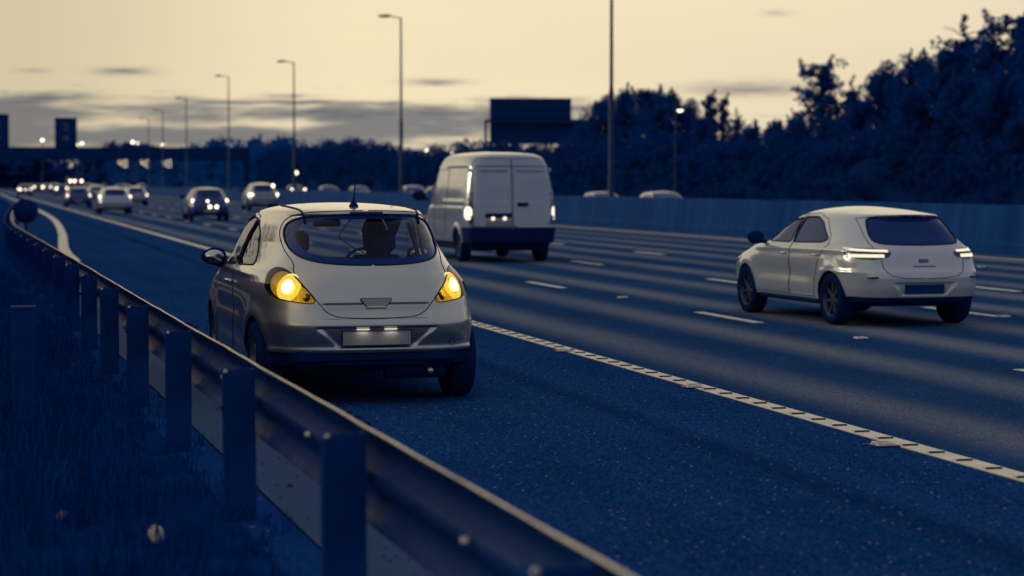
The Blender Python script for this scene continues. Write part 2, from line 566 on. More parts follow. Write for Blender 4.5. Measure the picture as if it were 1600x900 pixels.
def asphalt(name, base, agg, glint, sheen=False, fine=1.0, spec=0.12, track=None):
    """Chipped aggregate: each stone its own shade, a few painted pale as glints; wheel tracks polished along the road."""
    m = principled(name, base, 0.75, 0, spec)
    N = NT(m.node_tree)
    b = m.node_tree.nodes['Principled BSDF']
    geo = N.n('ShaderNodeNewGeometry')
    pos = geo.outputs['Position']
    s = N.sep(pos)
    v = N.n('ShaderNodeTexVoronoi')
    v.inputs['Scale'].default_value = 70.0 * fine
    N.put(v.inputs['Vector'], pos)
    cellr = N.sep(v.outputs['Color'])[0]
    cellg = N.sep(v.outputs['Color'])[1]
    big = N.noise(pos, 0.35, 4, 0.6)
    mid = N.noise(N.xyz(N.m('MULTIPLY', s[0], 1.6), N.m('MULTIPLY', s[1], 0.07), 0.0), 1.0, 4, 0.6)
    c = N.mix(N.m('POWER', cellr, 1.4), base, agg)
    shade = N.m('ADD', N.m('MULTIPLY', N.ss(big, .3, .7), .35), N.m('MULTIPLY', N.ss(mid, .3, .7), .35))
    c2 = N.mix(N.m('MULTIPLY', shade, .6), c, tuple(k * 0.45 for k in base))
    rough = 0.72
    if sheen:
        # worn wheel paths: two to each lane, stone polished pale along them
        u = N.m('DIVIDE', N.m('SUBTRACT', s[0], 5.72), 3.3)
        u = N.m('FRACT', u)
        nz = N.noise(N.xyz(N.m('MULTIPLY', s[0], .8), N.m('MULTIPLY', s[1], .02), 4.0), 1.0, 2)
        u = N.m('ADD', u, N.m('MULTIPLY', N.m('SUBTRACT', nz, .5), .10))
        t1 = N.m('ABSOLUTE', N.m('SUBTRACT', u, .24))
        t2 = N.m('ABSOLUTE', N.m('SUBTRACT', u, .74))
        tr = N.m('MAXIMUM', N.ss(t1, .19, .0), N.ss(t2, .19, .0))
        tr = N.m('MULTIPLY', tr, N.ss(N.noise(N.xyz(N.m('MULTIPLY', s[0], .5), N.m('MULTIPLY', s[1], .09), 9.0), 1.0, 4, .6), .22, .62, .6, 1.0))
        c2 = N.mix(N.m('MULTIPLY', tr, N.m('ADD', .25, N.m('MULTIPLY', cellg, .75))), c2, (0.205, 0.218, 0.25))
        rr = N.n('ShaderNodeMapRange')
        N.put(rr.inputs[0], tr)
        rr.inputs[3].default_value = 0.74
        rr.inputs[4].default_value = 0.50
        rough = rr.outputs[0]
    if track:
        tw = N.m('ADD', N.m('ABSOLUTE', N.m('SUBTRACT', s[0], track)), N.m('MULTIPLY', N.noise(N.xyz(N.m('MULTIPLY', s[0], 2.0), N.m('MULTIPLY', s[1], .25), 2.0), 1.0, 3), .14))
        c2 = N.mix(N.m('MULTIPLY', N.ss(tw, .28, .10), .34), c2, (0.0012, 0.009, 0.05))
    gl = N.ss(cellg, .9962, .9985)  # sparkle painted in: rare cells take the pale glint colour
    c2 = N.mix(N.m('MULTIPLY', gl, .85), c2, glint)
    N.nt.links.new(c2, b.inputs['Base Color'])
    N.put(b.inputs['Roughness'], rough)
    bp = N.n('ShaderNodeBump')
    bp.inputs['Strength'].default_value = 0.55
    bp.inputs['Distance'].default_value = 0.006
    N.put(bp.inputs['Height'], N.m('ADD', v.outputs['Distance'], N.m('MULTIPLY', N.noise(pos, 160, 2), .6)))
    N.nt.links.new(bp.outputs[0], b.inputs['Normal'])
    return m


M['asphalt_lane'] = asphalt('lane_asphalt', (0.010, 0.042, 0.132), (0.030, 0.088, 0.215), (0.22, 0.25, 0.28), sheen=True, spec=.0)
M['asphalt_shoulder'] = asphalt('shoulder_asphalt', (0.0020, 0.018, 0.100), (0.026, 0.108, 0.315), (0.46, 0.48, 0.50), spec=.0, fine=1.25, track=4.5)
M['concrete_strip'] = asphalt('concrete_strip', (0.024, 0.068, 0.175), (0.036, 0.084, 0.195), (0.08, 0.11, 0.20), fine=1.6, spec=.03)
M['gravel'] = asphalt('verge_gravel', (0.004, 0.034, 0.19), (0.012, 0.068, 0.23), (0.15, 0.20, 0.30), fine=.9, spec=.0)
M['soil'] = noisy('verge_soil', (0.001, 0.022, 0.12), (0.002, 0.030, 0.15), 2.2, 0.95, 0, 0.0, bump=.8, bscale=14)


def barrier_mat():
    m = principled('barrier_concrete', (0.03, 0.06, 0.13), 0.9, 0, 0.05)
    N = NT(m.node_tree)
    b = m.node_tree.nodes['Principled BSDF']
    geo = N.n('ShaderNodeNewGeometry')
    s = N.sep(geo.outputs['Position'])
    st = N.noise(N.xyz(0.0, N.m('MULTIPLY', s[1], 1.7), N.m('MULTIPLY', s[2], .25)), 1.0, 5, .65)
    st2 = N.noise(N.xyz(5.0, N.m('MULTIPLY', s[1], .22), N.m('MULTIPLY', s[2], .1)), 1.0, 3, .6)
    f = N.m('ADD', N.m('MULTIPLY', N.ss(st, .35, .7), .6), N.m('MULTIPLY', N.ss(st2, .35, .7), .4))
    c = N.mix(f, (0.001, 0.026, 0.135), (0.006, 0.054, 0.20))
    fine = N.noise(geo.outputs['Position'], 22, 4)
    c = N.mix(N.m('MULTIPLY', N.ss(fine, .4, .7), .3), c, (0.003, 0.046, 0.18))
    N.nt.links.new(c, b.inputs['Base Color'])
    return m


M['barrier'] = barrier_mat()

# ------------------------------------------------------------------ the setting
rng = random.Random(7)


def interp(tab, y):
    if y <= tab[0][0]:
        return tab[0][1]
    for (a, b), (c, d) in zip(tab, tab[1:]):
        if y <= c:
            t = (y - a) / (c - a)
            t = t * t * (3 - 2 * t) if False else t
            return b + (d - b) * t
    return tab[-1][1]


RAIL = [(-8, 1.56), (2, 1.50), (4.8, 1.455), (10.5, 1.36), (17.6, 1.25), (25, 1.165), (34.5, 1.02), (42, .90), (48, .84), (54, .86), (62, .98), (75, 1.25), (96, 1.75), (125, 2.9)]
_ry = np.array([a for a, b in RAIL]); _rx = np.array([b for a, b in RAIL])


def rail_x(y):
    # smoothed so that the bends are curves
    w = np.linspace(-3, 3, 7)
    return float(np.mean(np.interp(y + w, _ry, _rx)))


def strip(name, xa, xb, ys, z, mat, kind='structure', nx=1):
    rows = []
    for y in ys:
        a, b = xa(y), xb(y)
        rows.append([(a + (b - a) * k / nx, y, z(a + (b - a) * k / nx, y) if callable(z) else z) for k in range(nx + 1)])
    mb = MB().sheet(rows)
    return tag(mb.build(name, mat), kind=kind)


FAR_Y = 640
ys_long = [-30, -10, 0, 5, 10, 15, 20, 25, 30, 36, 42, 48, 54, 60, 68, 76, 86, 96, 110, 125, 160, 220, 320, 460, FAR_Y]
LEFT_END = lambda y: rail_x(min(y, 125)) + (0 if y < 125 else (y - 125) * 0.0)
g = MB().add([(-3000, -400, -.12), (3000, -400, -.12), (3000, 5000, -.12), (-3000, 5000, -.12)], [(0, 1, 2, 3)])
tag(g.build('ground', M['soil']), kind='structure')


def bumpy(x, y):
    return .03 * sin(x * 3.1 + y * .7) + .025 * sin(y * 1.9 + x * 1.3) - .01


strip('verge', lambda y: -14, lambda y: LEFT_END(y) - .12, [-30, -15] + [k * .8 for k in range(-6, 90)] + [76, 86, 96, 110, 125, 200, 320, FAR_Y],
      lambda x, y: (bumpy(x, y) if x < rail_x(min(y, 125)) - .3 else 0.0), M['soil'], nx=18)
strip('gravel_margin', lambda y: LEFT_END(y) - .12, lambda y: LEFT_END(y) + .13, ys_long, 0.002, M['gravel'])
strip('concrete_edging', lambda y: LEFT_END(y) + .13, lambda y: LEFT_END(y) + .47, ys_long, 0.012, M['concrete_strip'])
strip('hard_shoulder', lambda y: LEFT_END(y) + .47, lambda y: 5.72, ys_long, 0.0, M['asphalt_shoulder'])
strip('carriageway', lambda y: 5.72, lambda y: 22.9, ys_long, 0.0, M['asphalt_lane'])
strip('central_reserve', lambda y: 22.9, lambda y: 25.2, ys_long, 0.0, M['gravel'])
strip('far_carriageway', lambda y: 25.2, lambda y: 41.0, ys_long, 0.0, M['asphalt_shoulder'])
strip('embankment', lambda y: 41.0, lambda y: 120.0, ys_long, lambda x, y: min(5.0, max(0, (x - 42) * .14)), M['soil'], nx=16)

# ---- painted lines, each a raised sheet of paint
LZ = 0.006


def flat_box(x0, x1, y0, y1, z0, z1):
    return MB().box(((x0 + x1) / 2, (y0 + y1) / 2, (z0 + z1) / 2), (x1 - x0, y1 - y0, z1 - z0))


edge = flat_box(5.635, 5.805, -6, FAR_Y, .0005, LZ).build('edge_line', M['white_line'])
tag(edge, kind='structure')
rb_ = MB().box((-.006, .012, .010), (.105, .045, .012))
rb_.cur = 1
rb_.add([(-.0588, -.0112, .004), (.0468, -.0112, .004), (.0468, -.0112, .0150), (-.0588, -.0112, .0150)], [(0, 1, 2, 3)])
rb_.add([(-.0588, -.0265, .0072), (.0468, -.0265, .0072), (.0468, -.0110, .0074), (-.0588, -.0110, .0074)], [(0, 1, 2, 3)])  # painted strip of shade at the rib's foot
rib_me = rb_.mesh('rib', [M['white_line'], M['rib_shade']])
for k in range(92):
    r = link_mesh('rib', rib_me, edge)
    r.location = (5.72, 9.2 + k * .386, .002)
# the second line, closing off the lay-by ahead of the parked car
pts = [(2.05, 47), (2.08, 52), (2.2, 57), (2.42, 63), (2.72, 71), (3.05, 82), (3.38, 95), (3.62, 110), (3.75, 130), (3.85, 170), (3.9, 300), (3.95, FAR_Y)]
rows = []
for i, (x, y) in enumerate(pts):
    rows.append([(x - .13, y, LZ), (x + .13, y, LZ)])
tag(MB().sheet(rows).build('bay_line', M['white_line']), kind='structure')
dash_me = MB().box((0, 0, .003), (.13, 2.2, .006)).mesh('lane_marking', M['worn_line'])
MOD = 8.85
for X, px, py in ((9.02, 880, 450), (12.33, 940, 413.2), (15.5, 1037, 398.6)):
    y0 = at_lateral(px, py, X).y
    k = -2
    while y0 + k * MOD < 330:
        yy = y0 + k * MOD + 1.1
        if yy > 4:
            d = link_mesh('lane_marking', dash_me)
            d.location = (X, yy, 0.001)
            tag(d, kind='structure')
        k += 1
tag(flat_box(21.9, 22.05, -6, FAR_Y, .0005, LZ).build('edge_line', M['worn_line']), kind='structure')
# dark bitumen seams in the shoulder
rows = None and [[(4.36 + .05 * sin(y * .8), y, .003), (4.395 + .05 * sin(y * .8 + .3), y, .003)] for y in [k * .7 for k in range(5, 80)]]


# ---- road studs
sb = MB()
sb.prism([(-.06, 0), (-.045, .019), (.045, .019), (.06, 0)], 'y', .035, .05)
sb.prism([(-.06, 0), (-.045, .019), (.045, .019), (.06, 0)], 'y', -.05, -.035)
sb.box((-.048, 0, .009), (.012, .075, .018)).box((.048, 0, .009), (.012, .075, .018))
stud_me = sb.mesh('housing', M['stud_metal'])
base_me = MB().box((0, 0, .002), (.15, .14, .006)).mesh('base_plate', M['steel'])
lens_me = MB().box((0, 0, .008), (.08, .05, .012), bev=.004).mesh('lens', M['lamp_dark'])
shadow_words = {
    (1380, 697): 'road stud beside the ribbed edge line, the largest one, bottom of the row',
    (1082, 606): 'road stud half hidden at the ribbed edge line, middle of the row',
    (880, 549.5): 'road stud at the ribbed edge line just past the silver car',
    (973, 466): 'road stud on the lane line between the two dashes past the silver car',
    (1345, 530): 'road stud on the lane line just behind the white hatchback',
    (1569, 496): 'bright road stud out beyond the white hatchback rear wheel',
    (1534, 418): 'small road stud in the outer lane beyond the white hatchback tail lamp',
}
for (px, py), lab in shadow_words.items():
    p = ground_at(px, py)
    t = thing('road_stud', lab, 'road stud', (p.x, p.y, 0.003), 0, 'road studs')
    t.scale = (1.15, 1.15, 1.25)
    link_mesh('housing', stud_me, t)
    link_mesh('base_plate', base_me, t)
    link_mesh('lens', lens_me, t)

# ---- crash barrier beside the lay-by
gr = thing('crash_barrier', 'long galvanised steel crash barrier on posts beside the hard shoulder', 'barrier', (rail_x(0), 0, 0))
off = Vector((rail_x(0), 0, 0))
RT = .76
PROF = [(-.012, RT - .002), (.012, RT - .03), (.052, RT - .075), (.056, RT - .11), (.010, RT - .155), (.002, RT - .18), (.010, RT - .205), (.056, RT - .25), (.052, RT - .285), (.012, RT - .33), (-.004, RT - .355)]
post_ys = []
y = 2.75
P0 = at_lateral(541, 665, 1.31).y
posts_y = [P0 + k * 2.84 for k in range(-2, 38)]


def beam_piece(y0, y1, lip):
    mb = MB()
    n = max(2, int((y1 - y0) / .9) + 1)
    yy = [y0 + (y1 - y0) * k / (n - 1) for k in range(n)]
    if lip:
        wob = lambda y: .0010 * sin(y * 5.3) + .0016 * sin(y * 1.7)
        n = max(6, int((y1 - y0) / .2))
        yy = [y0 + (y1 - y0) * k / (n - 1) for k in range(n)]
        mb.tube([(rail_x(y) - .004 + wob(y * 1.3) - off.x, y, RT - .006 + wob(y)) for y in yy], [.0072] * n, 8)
    else:
        rows = [[(rail_x(y) + a - off.x, y, b) for a, b in PROF] for y in yy]
        mb.sheet(rows)
        rows = [[(rail_x(y) + a - .005 - off.x, y, b) for a, b in PROF] for y in yy]
        mb.sheet(rows)
    return mb


M['lip_highlight'] = noisy('rail_lip_highlight', (0.72, 0.66, 0.52), (0.58, 0.54, 0.44), 14, 0.34, 0.55, 0.5, bump=.15, bscale=40)  # the sky's reflection on the lip is put into this pale cream
edges = [posts_y[0] - 1.4] + [y + 1.42 for y in posts_y[1::2]]
for a, b in zip(edges, edges[1:]):
    bm_ = beam_piece(a, b, False).build('rail_beam', M['steel'], gr, fix=False)
    beam_piece(a, b + .03, True).build('rail_lip', M['lip_highlight'], bm_)
post_me = MB()
# a rolled channel post: one flange towards the verge, the web, and the inner flange
post_me.box((0, -.045, (RT - .012) / 2 - .15), (.155, .012, RT + .29)).box((-.0715, .005, (RT - .012) / 2 - .15), (.012, .092, RT + .288)).box((.0715, .005, (RT - .012) / 2 - .15), (.012, .092, RT + .288))
post_me = post_me.mesh('post', M['post_steel'])
bolt_b = MB()
bolt_b.lathe([(-.014, 0), (-.014, .010), (-.002, .013), (0, .013)], 8, 'y', (-.066, -.048, RT - .022))
bolt_me = bolt_b.mesh('bolt', M['bolt'])
bolt2 = MB().lathe([(-.012, 0), (-.012, .012), (.006, .014)], 8, 'y', (-.082, -.03, RT - .20)).mesh('bolt', M['steel'])
bolt3 = MB().lathe([(-.02, 0), (-.02, .014), (0, .018)], 8, 'x', (-.014, 0, RT - .17)).mesh('bolt', M['bolt'])
for i, y in enumerate(posts_y):
    p = link_mesh('post', post_me, gr)
    p.location = (rail_x(y) - .105 - off.x, y, 0)
    p.rotation_euler = (rng.uniform(-.008, .008), rng.uniform(-.008, .008), rng.uniform(-.03, .03))
    link_mesh('bolt', bolt_me, p)
    if i % 2:
        link_mesh('bolt', bolt2, p)
    bb = link_mesh('bolt', bolt3, gr)
    bb.location = (rail_x(y + 1.3) - off.x, y + 1.3, 0)
    for kk, dz in ((0, -.006), (.11, -.006), (.22, -.01)):
        if i in (4, 7, 2):
            q = MB().lathe([(0, 0), (0, .011), (.03, .012), (.034, 0)], 8, 'x', (rail_x(y) + .012 - off.x, y + .25 + kk * 2, RT + dz)).build('bolt', M['steel'], gr)

# ---- bits in the verge
def rock(name, loc, r, mat, label, seed, squash=.8, cat='stone', group=None):
    R = random.Random(seed)
    bm = bmesh.new()
    bmesh.ops.create_icosphere(bm, subdivisions=3, radius=1)
    ph = [(R.uniform(-1, 1), R.uniform(-1, 1), R.uniform(-1, 1), R.uniform(0, 6)) for _ in range(9)]
    for v in bm.verts:
        d = 1.0
        for a, b, c, q in ph:
            d += .07 * sin(2.2 * (a * v.co.x + b * v.co.y + c * v.co.z) + q)
            d -= .10 * max(0, (a * v.co.x + b * v.co.y + c * v.co.z) - .85)
        v.co *= d
        v.co.z *= squash
    me = bpy.data.meshes.new(name)
    bm.to_mesh(me)
    bm.free()
    for p in me.polygons:
        p.use_smooth = True
    me.materials.append(mat)
    o = link_mesh(name, me)
    o.scale = (r, r * .8, r)
    o.location = loc
    o.rotation_euler = (R.uniform(-.2, .2), R.uniform(-.2, .2), R.uniform(0, 6))
    return tag(o, label, cat, group)


p = ground_at(246, 856)
rock('stone', (p.x, p.y, .062), .044, M['stone'], 'pale angular stone lying in the dark grass near the barrier posts', 3, 1.0)
p = ground_at(97, 824)
rock('stone', (p.x, p.y, .055), .030, M['stone'], 'smaller dim pale stone half sunk in grass away from the barrier', 5, .9)
p = ground_at(453, 764)
rock('pebble', (p.x, p.y, .018), .022, M['stone_dark'], 'dark pebble on the concrete edging strip below the barrier', 8, .6)
for k in range(26):
    y = rng.uniform(9.6, 15)
    x = rail_x(y) + rng.uniform(.15, .45)
    if k < 0:
        pass
peb = MB()
for k in range(90):
    y = rng.uniform(8.5, 19)
    x = rail_x(y) + (rng.uniform(.15, .46) if k % 3 else rng.uniform(-.12, .12))
    s = rng.uniform(.003, .008)
    peb.box((x, y, .012 + s * .3), (s * 2, s * 2, s), Matrix.Rotation(rng.uniform(0, 3), 3, 'Z'), bev=s * .3)
tag(peb.build('grit', M['stone_dark']), kind='stuff')
peb = MB()
for k in range(26):
    y = rng.uniform(8.2, 18)
    x = rail_x(y) + rng.uniform(-.35, .12)
    s = rng.uniform(.003, .007)
    peb.box((x, y, .006 + s * .3), (s * 2, s * 2, s), Matrix.Rotation(rng.uniform(0, 3), 3, 'Z'), bev=s * .3)
tag(peb.build('pale_grit', M['concrete_strip']), kind='stuff')

q = at_depth(36.5, 478, 15.0)
mp = thing('marker_post', 'square grey marker post in the verge with a pale top edge', 'post', (q.x, q.y, 0))
MB().box((0, 0, q.z / 2 - .01), (.165, .12, q.z - .02), bev=.008).build('post_body', M['post_steel'], mp)
MB().box((0, 0, q.z - .006), (.172, .127, .014), bev=.004).build('cap', M['concrete_strip'], mp)

# ---- grass of the verge: blades in tufts
def blades(name, tufts, mat, seed):
    R = np.random.RandomState(seed)
    V, F = [], []
    for (x, y, z, h, n, spread) in tufts:
        for _ in range(n):
            a = R.uniform(0, 2 * pi)
            bx, by = x + R.normal(0, spread), y + R.normal(0, spread)
            L = h * R.uniform(.45, 1.15)
            lean = R.uniform(.05, .55) * L
            w = R.uniform(.0025, .006)
            dx, dy = cos(a), sin(a)
            o = len(V)
            V += [(bx - dy * w, by + dx * w, z), (bx + dy * w, by - dx * w, z),
                  (bx + dx * lean * .35 + dy * w * .7, by + dy * lean * .35 - dx * w * .7, z + L * .6), (bx + dx * lean * .35 - dy * w * .7, by + dy * lean * .35 + dx * w * .7, z + L * .6),
                  (bx + dx * lean, by + dy * lean, z + L * .93)]
            F += [(o, o + 1, o + 2, o + 3), (o + 3, o + 2, o + 4)]
    me = bpy.data.meshes.new(name)
    me.from_pydata(V, [], F)
    me.materials.append(mat)
    return tag(link_mesh(name, me), kind='stuff')


R = random.Random(11)
tufts = []
for k in range(1500):
    y = 7.0 + 33 * R.random() ** 1.5
    x = R.uniform(-1.2, rail_x(y) - .12)
    d = (rail_x(y) - .1 - x)
    h = R.uniform(.10, .30) * (0.6 + min(1.0, d)) * (1.5 if R.random() < .12 else 1)
    if d < .3:
        h *= .6
        if R.random() < .35:
            continue
    tufts.append((x, y, -.02, h, 14, .06))
for k in range(60):
    y = R.uniform(9.5, 19)
    tufts.append((rail_x(y) - R.uniform(-.08, .2), y, 0, R.uniform(.05, .14), 8, .03))
blades('verge_grass', tufts, M['blade'], 4)
tufts = [(R.uniform(.5, 1.0), R.uniform(14, 25), 0, R.uniform(.35, .65), 7, .05) for k in range(26)]
tufts += [(R.uniform(.2, .95), R.uniform(9, 22), 0, R.uniform(.25, .5), 3, .05) for k in range(20)]
blades('dry_grass', tufts, M['blade'], 9)

# ---- round sign on the barrier's far end
q = at_depth(40, 330, 54)
rs = thing('round_sign', 'round dark sign disc with a paler rim at the barrier bend', 'sign', (q.x, q.y, 0), -.05)
MB().lathe([(-.012, 0), (-.012, .285), (.012, .285), (.012, 0)], 40, 'y', (0, 0, q.z)).build('disc', M['sign_dark'], rs)
MB().tube([(cos(a) * .292, 0, q.z + sin(a) * .292) for a in [2 * pi * k / 40 for k in range(40)]], .016, 8, closed=True).build('rim', M['sign_back'], rs)
MB().tube([(0, .05, 0), (0, .05, q.z + .2)], .038, 12).build('sign_post', M['post_steel'], rs)

# ---- concrete barrier in the central reserve
cb = thing('concrete_barrier', 'tall weathered concrete barrier between the two carriageways', 'barrier', (22.9, 0, 0))
prof = [(0, 0), (0, .24), (.05, .30), (.15, 1.13), (.17, 1.15), (.33, 1.15), (.35, 1.13), (.45, .30), (.5, .24), (.5, 0)]
BL = 6.0
pm = MB()
rows = [[(a, yy, b) for a, b in prof] for yy in (0.006, 2, 4, BL - .006)]
pm.sheet(rows, False)
for yy in (0.006, BL - .006):
    pm.add([(a, yy, b) for a, b in prof], [tuple(range(len(prof)))])
pm_me = pm.mesh('barrier_section', M['barrier'])
for k in range(-2, 62):
    o = link_mesh('barrier_section', pm_me, cb)
    o.location = (rng.uniform(-.006, .006), k * BL, rng.uniform(-.01, .006))
lb = MB()
rows = [[(a, yy, b) for a, b in prof] for yy in (62 * BL, FAR_Y)]
lb.sheet(rows, False)
lb.build('barrier_section', M['barrier'], cb)

# ---- lamp columns of the central reserve
lamp_words = {
    955: 'lamp column rising out of the picture past the white van, its head unseen',
    627: 'tallest lamp column with its whole arm and head showing, above the silver car',
    460: 'grey lamp column with one arm, second tallest showing its head',
    358: 'thin lamp column above the dark hatchback, third tallest showing its head',
    292: 'thin distant lamp column above the low trees, fourth in the receding row',
    255: 'faint distant lamp column, fifth in the receding row',
    233: 'faintest lamp column, smallest at the far end of the receding row',
}
for px, ytop in ((955, None), (627, 27), (460, 97), (358, 119), (292, 153), (255, 172), (233, 185)):
    b = at_lateral(px, 286, 24.15)
    H = at_lateral(px, ytop, 24.15).z if ytop else 12.0
    t = thing('lamp_column', lamp_words[px], 'lamp post', (24.15, b.y, 0), 0, 'lamp columns along the central reserve')
    MB().lathe([(0, .135), (.05, .12), (5.2, .105), (5.35, .075)], 14, 'z').build('column_base', M['column'], t)
    MB().lathe([(5.3, .075), (H - .12, .052), (H, .052)], 12, 'z').build('column', M['column'], t)
    MB().tube([(0, 0, H - .05), (-.35, 0, H + .02), (-.75, 0, H + .06)], .034, 8).build('arm', M['column'], t)
    l = MB()
    l.prism([(-1.35, -.02), (-1.30, .05), (-.95, .10), (-.68, .10), (-.62, .03), (-.70, -.03), (-1.2, -.05)], 'y', -.13, .13)
    lm = l.build('lantern', M['column'], t)
    lm.location = (0, 0, H + .05)
    MB().box((-1.0, 0, -.055), (.4, .2, .03), bev=.012).build('lantern_bowl', M['sign_back'], lm)

# a lit lamp before the trees
q = at_lateral(1055, 172, 41.6)
t = thing('street_lamp', 'lit street lamp on a slim pole before the dark trees', 'street lamp', (q.x, q.y, 0))
MB().lathe([(0, .09), (1.4, .085), (1.5, .055), (q.z + .8, .04)], 10, 'z').build('pole', M['column'], t)
MB().tube([(0, 0, q.z + .1), (.15, 0, q.z + .2), (.35, -.02, q.z + .14)], .03, 8).build('arm', M['column'], t)
l = MB().lathe([(.13, 0), (.11, .12), (.03, .2), (0, .21)], 14, 'z', (.30, -.05, q.z)).build('lamp_head', M['column'], t)
MB().lathe([(-.10, 0), (-.09, .10), (-.03, .185), (0, .19)], 14, 'z', (.30, -.05, q.z)).build('lamp_bowl', M['lamp_far'], l)

# far lit lamps along the horizon
far = [(66, 219, 'lit lamp between the two dark sign panels on the gantry'), (121, 226, 'dimmer lit lamp touching the square sign panel on the gantry'),
       (128, 224, 'bright lit lamp right beside the square sign panel'), (207, 222, 'lit lamp over the highest far trees, first of a close pair'),
       (215, 223.5, 'dimmer lit lamp over the highest far trees, second of a close pair'), (254, 226, 'lit lamp above the row of three lit signals'),
       (383, 226, 'lone lit lamp on the treetops over the dark hatchback'), (666, 235, 'lit lamp over the trees just before the white van'),
       (705, 239, 'lower of two lit lamps just above the white van roof'), (719, 233, 'upper of two lit lamps just above the white van roof')]
for i, (px, py, lab) in enumerate(far):
    D = 430 + (i % 3) * 25
    q = at_depth(px, py, D)
    t = thing('far_street_lamp', lab, 'street lamp', (q.x, q.y, 0), 0, 'lit lamps along the skyline')
    MB().lathe([(0, .12), (q.z - .2, .08)], 8, 'z').build('pole', M['column'], t)
    r = .30 if i not in (1, 4) else .18
    MB().lathe([(-r, 0), (-r * .7, r * .7), (0, r), (r * .7, r * .7), (r, 0)], 12, 'z', (0, -.3, q.z)).build('lamp_bowl', M['lamp_far'], t)
    MB().box((0, -.1, q.z + .28), (.5, .6, .08)).build('lamp_head', M['column'], t)
q = at_depth(462, 270, 235)
t = thing('low_street_lamp', 'low lit lamp on a short pole before the distant bridge', 'street lamp', (q.x, q.y, 0))
MB().lathe([(0, .1), (q.z - .1, .07)], 8, 'z').build('pole', M['column'], t)
MB().lathe([(-.2, 0), (-.14, .16), (0, .21), (.14, .16), (.2, 0)], 12, 'z', (0, -.2, q.z)).build('lamp_bowl', M['lamp_far'], t)

# ---- gantry over the carriageway with two square sign panels and three lit signals
GD = 340.0


def gp(px, py):
    p = at_depth(px, py, GD)
    return p


gx0, gx1 = gp(-150, 250).x, gp(398, 250).x
gy = gp(100, 250).y
ztop, zbot = gp(100, 230).z, gp(100, 268).z
ga = thing('sign_gantry', 'dark gantry beam across the far road carrying sign panels', 'gantry', (0, gy, 0))
b = MB()
b.box(((gx0 + gx1) / 2, 0, ztop - .15), (gx1 - gx0, 1.2, .3)).box(((gx0 + gx1) / 2, 0, ztop - 1.9), (gx1 - gx0, 1.2, .25))
b.build('chord', M['sign_dark'], ga)
MB().box(((gx0 + gx1) / 2, -.55, ztop - 1.02), (gx1 - gx0, .04, 1.5)).build('back_sheet', M['sign_dark'], ga)
nb = 22
for k in range(nb):
    xa = gx0 + (gx1 - gx0) * k / nb
    xb = gx0 + (gx1 - gx0) * (k + 1) / nb
    MB().box(((xa + xb) / 2, -.62, ztop - 1.02), (xb - xa - .06, .05, 1.45)).build('fascia_panel', M['sign_dark'], ga)
MB().box((gp(20, 250).x - 14, 0, ztop / 2), (.9, .9, ztop)).build('leg', M['sign_dark'], ga)
MB().box((gx1 - .4, 0, ztop / 2), (.8, .9, ztop)).build('leg', M['sign_dark'], ga)


def stroke(mb, pts, z, w, y, t=.02):
    for (a, b), (c, d) in zip(pts, pts[1:]):
        v = Vector((c - a, 0, d - b))
        L = v.length
        ang = atan2(d - b, c - a)
        mb.box(((a + c) / 2, y, z + (b + d) / 2), (L + w * .6, t, w), Matrix.Rotation(-ang, 3, 'Y'))


for j, (pa, pb, pt, lab) in enumerate(((85, 120, 184, 'square dark sign panel with two pale symbols standing on the gantry'), (-24, 13.5, 179, 'square dark sign panel on the gantry, cut by the picture edge'))):
    xa, xb = gp(pa, 200).x, gp(pb, 200).x
    zt = gp(100, pt).z
    t = thing('gantry_sign', lab, 'sign', ((xa + xb) / 2, gy - .7, ztop - .1), 0, 'square panels on the gantry')
    hgt = zt - ztop + .1
    MB().box((0, 0, hgt / 2), (xb - xa, .25, hgt), bev=.05).build('panel', M['sign_dark'], t)
    fr = MB()
    for sx in (-1, 1):
        fr.box((sx * (xb - xa - .16) / 2, -.14, hgt / 2), (.12, .04, hgt - .1))
    fr.box((0, -.14, hgt - .1), (xb - xa - .4, .04, .12))
    fr.build('frame', M['sign_back'], t)
    gl = MB()
    stroke(gl, [(-.35, .3), (-.2, .5), (.15, .5), (.33, .3), (.3, .05), (-.35, -.5), (.38, -.5)], hgt * .70, .14, -.14)
    gl.build('numeral', M['glyph'], t)
    gl = MB()
    stroke(gl, [(-.42, -.2), (0, .32), (.42, -.2)], hgt * .33, .17, -.14)
    stroke(gl, [(0, .25), (0, -.42)], hgt * .33, .2, -.14)
    gl.build('arrow', M['glyph'], t)
for j, px in enumerate((193, 229, 263)):
    q = gp(px, 255.5)
    lab = ('lit lane signal under the gantry beam, beside the square sign', 'lit lane signal under the gantry beam, middle one of three', 'lit lane signal under the gantry beam, beside the lamp columns')[j]
    t = thing('lane_signal', lab, 'signal', (q.x, gy - .8, q.z), 0, 'lit signals under the gantry')
    MB().box((0, .1, 0), (2.0, .3, 2.0), bev=.05).build('housing', M['sign_dark'], t)
    gl = MB()
    R = random.Random(40 + j)
    for (dx, pat) in ((-.40, [(-.25, .5), (-.25, 0), (.25, 0)]), (.36, [(-.25, .5), (.25, .5), (.25, -.5), (-.25, -.5), (-.25, .5)])):
        segs = list(zip(pat, pat[1:])) + ([((.15, .3), (.15, -.5))] if dx < 0 else [])
        for (a, b), (c, d) in segs:
            m_ = max(2, int(sqrt((c - a) ** 2 + (d - b) ** 2) / .24) + 1)
            for q_ in range(m_):
                f = q_ / m_
                gl.box((dx + a + (c - a) * f, -.07, b + (d - b) * f), (.12, .03, .12))
    gl.build('digits', M['signal_on'], t)
    MB().box((0, .1, 1.15), (.2, .2, .5)).build('bracket', M['sign_dark'], t)

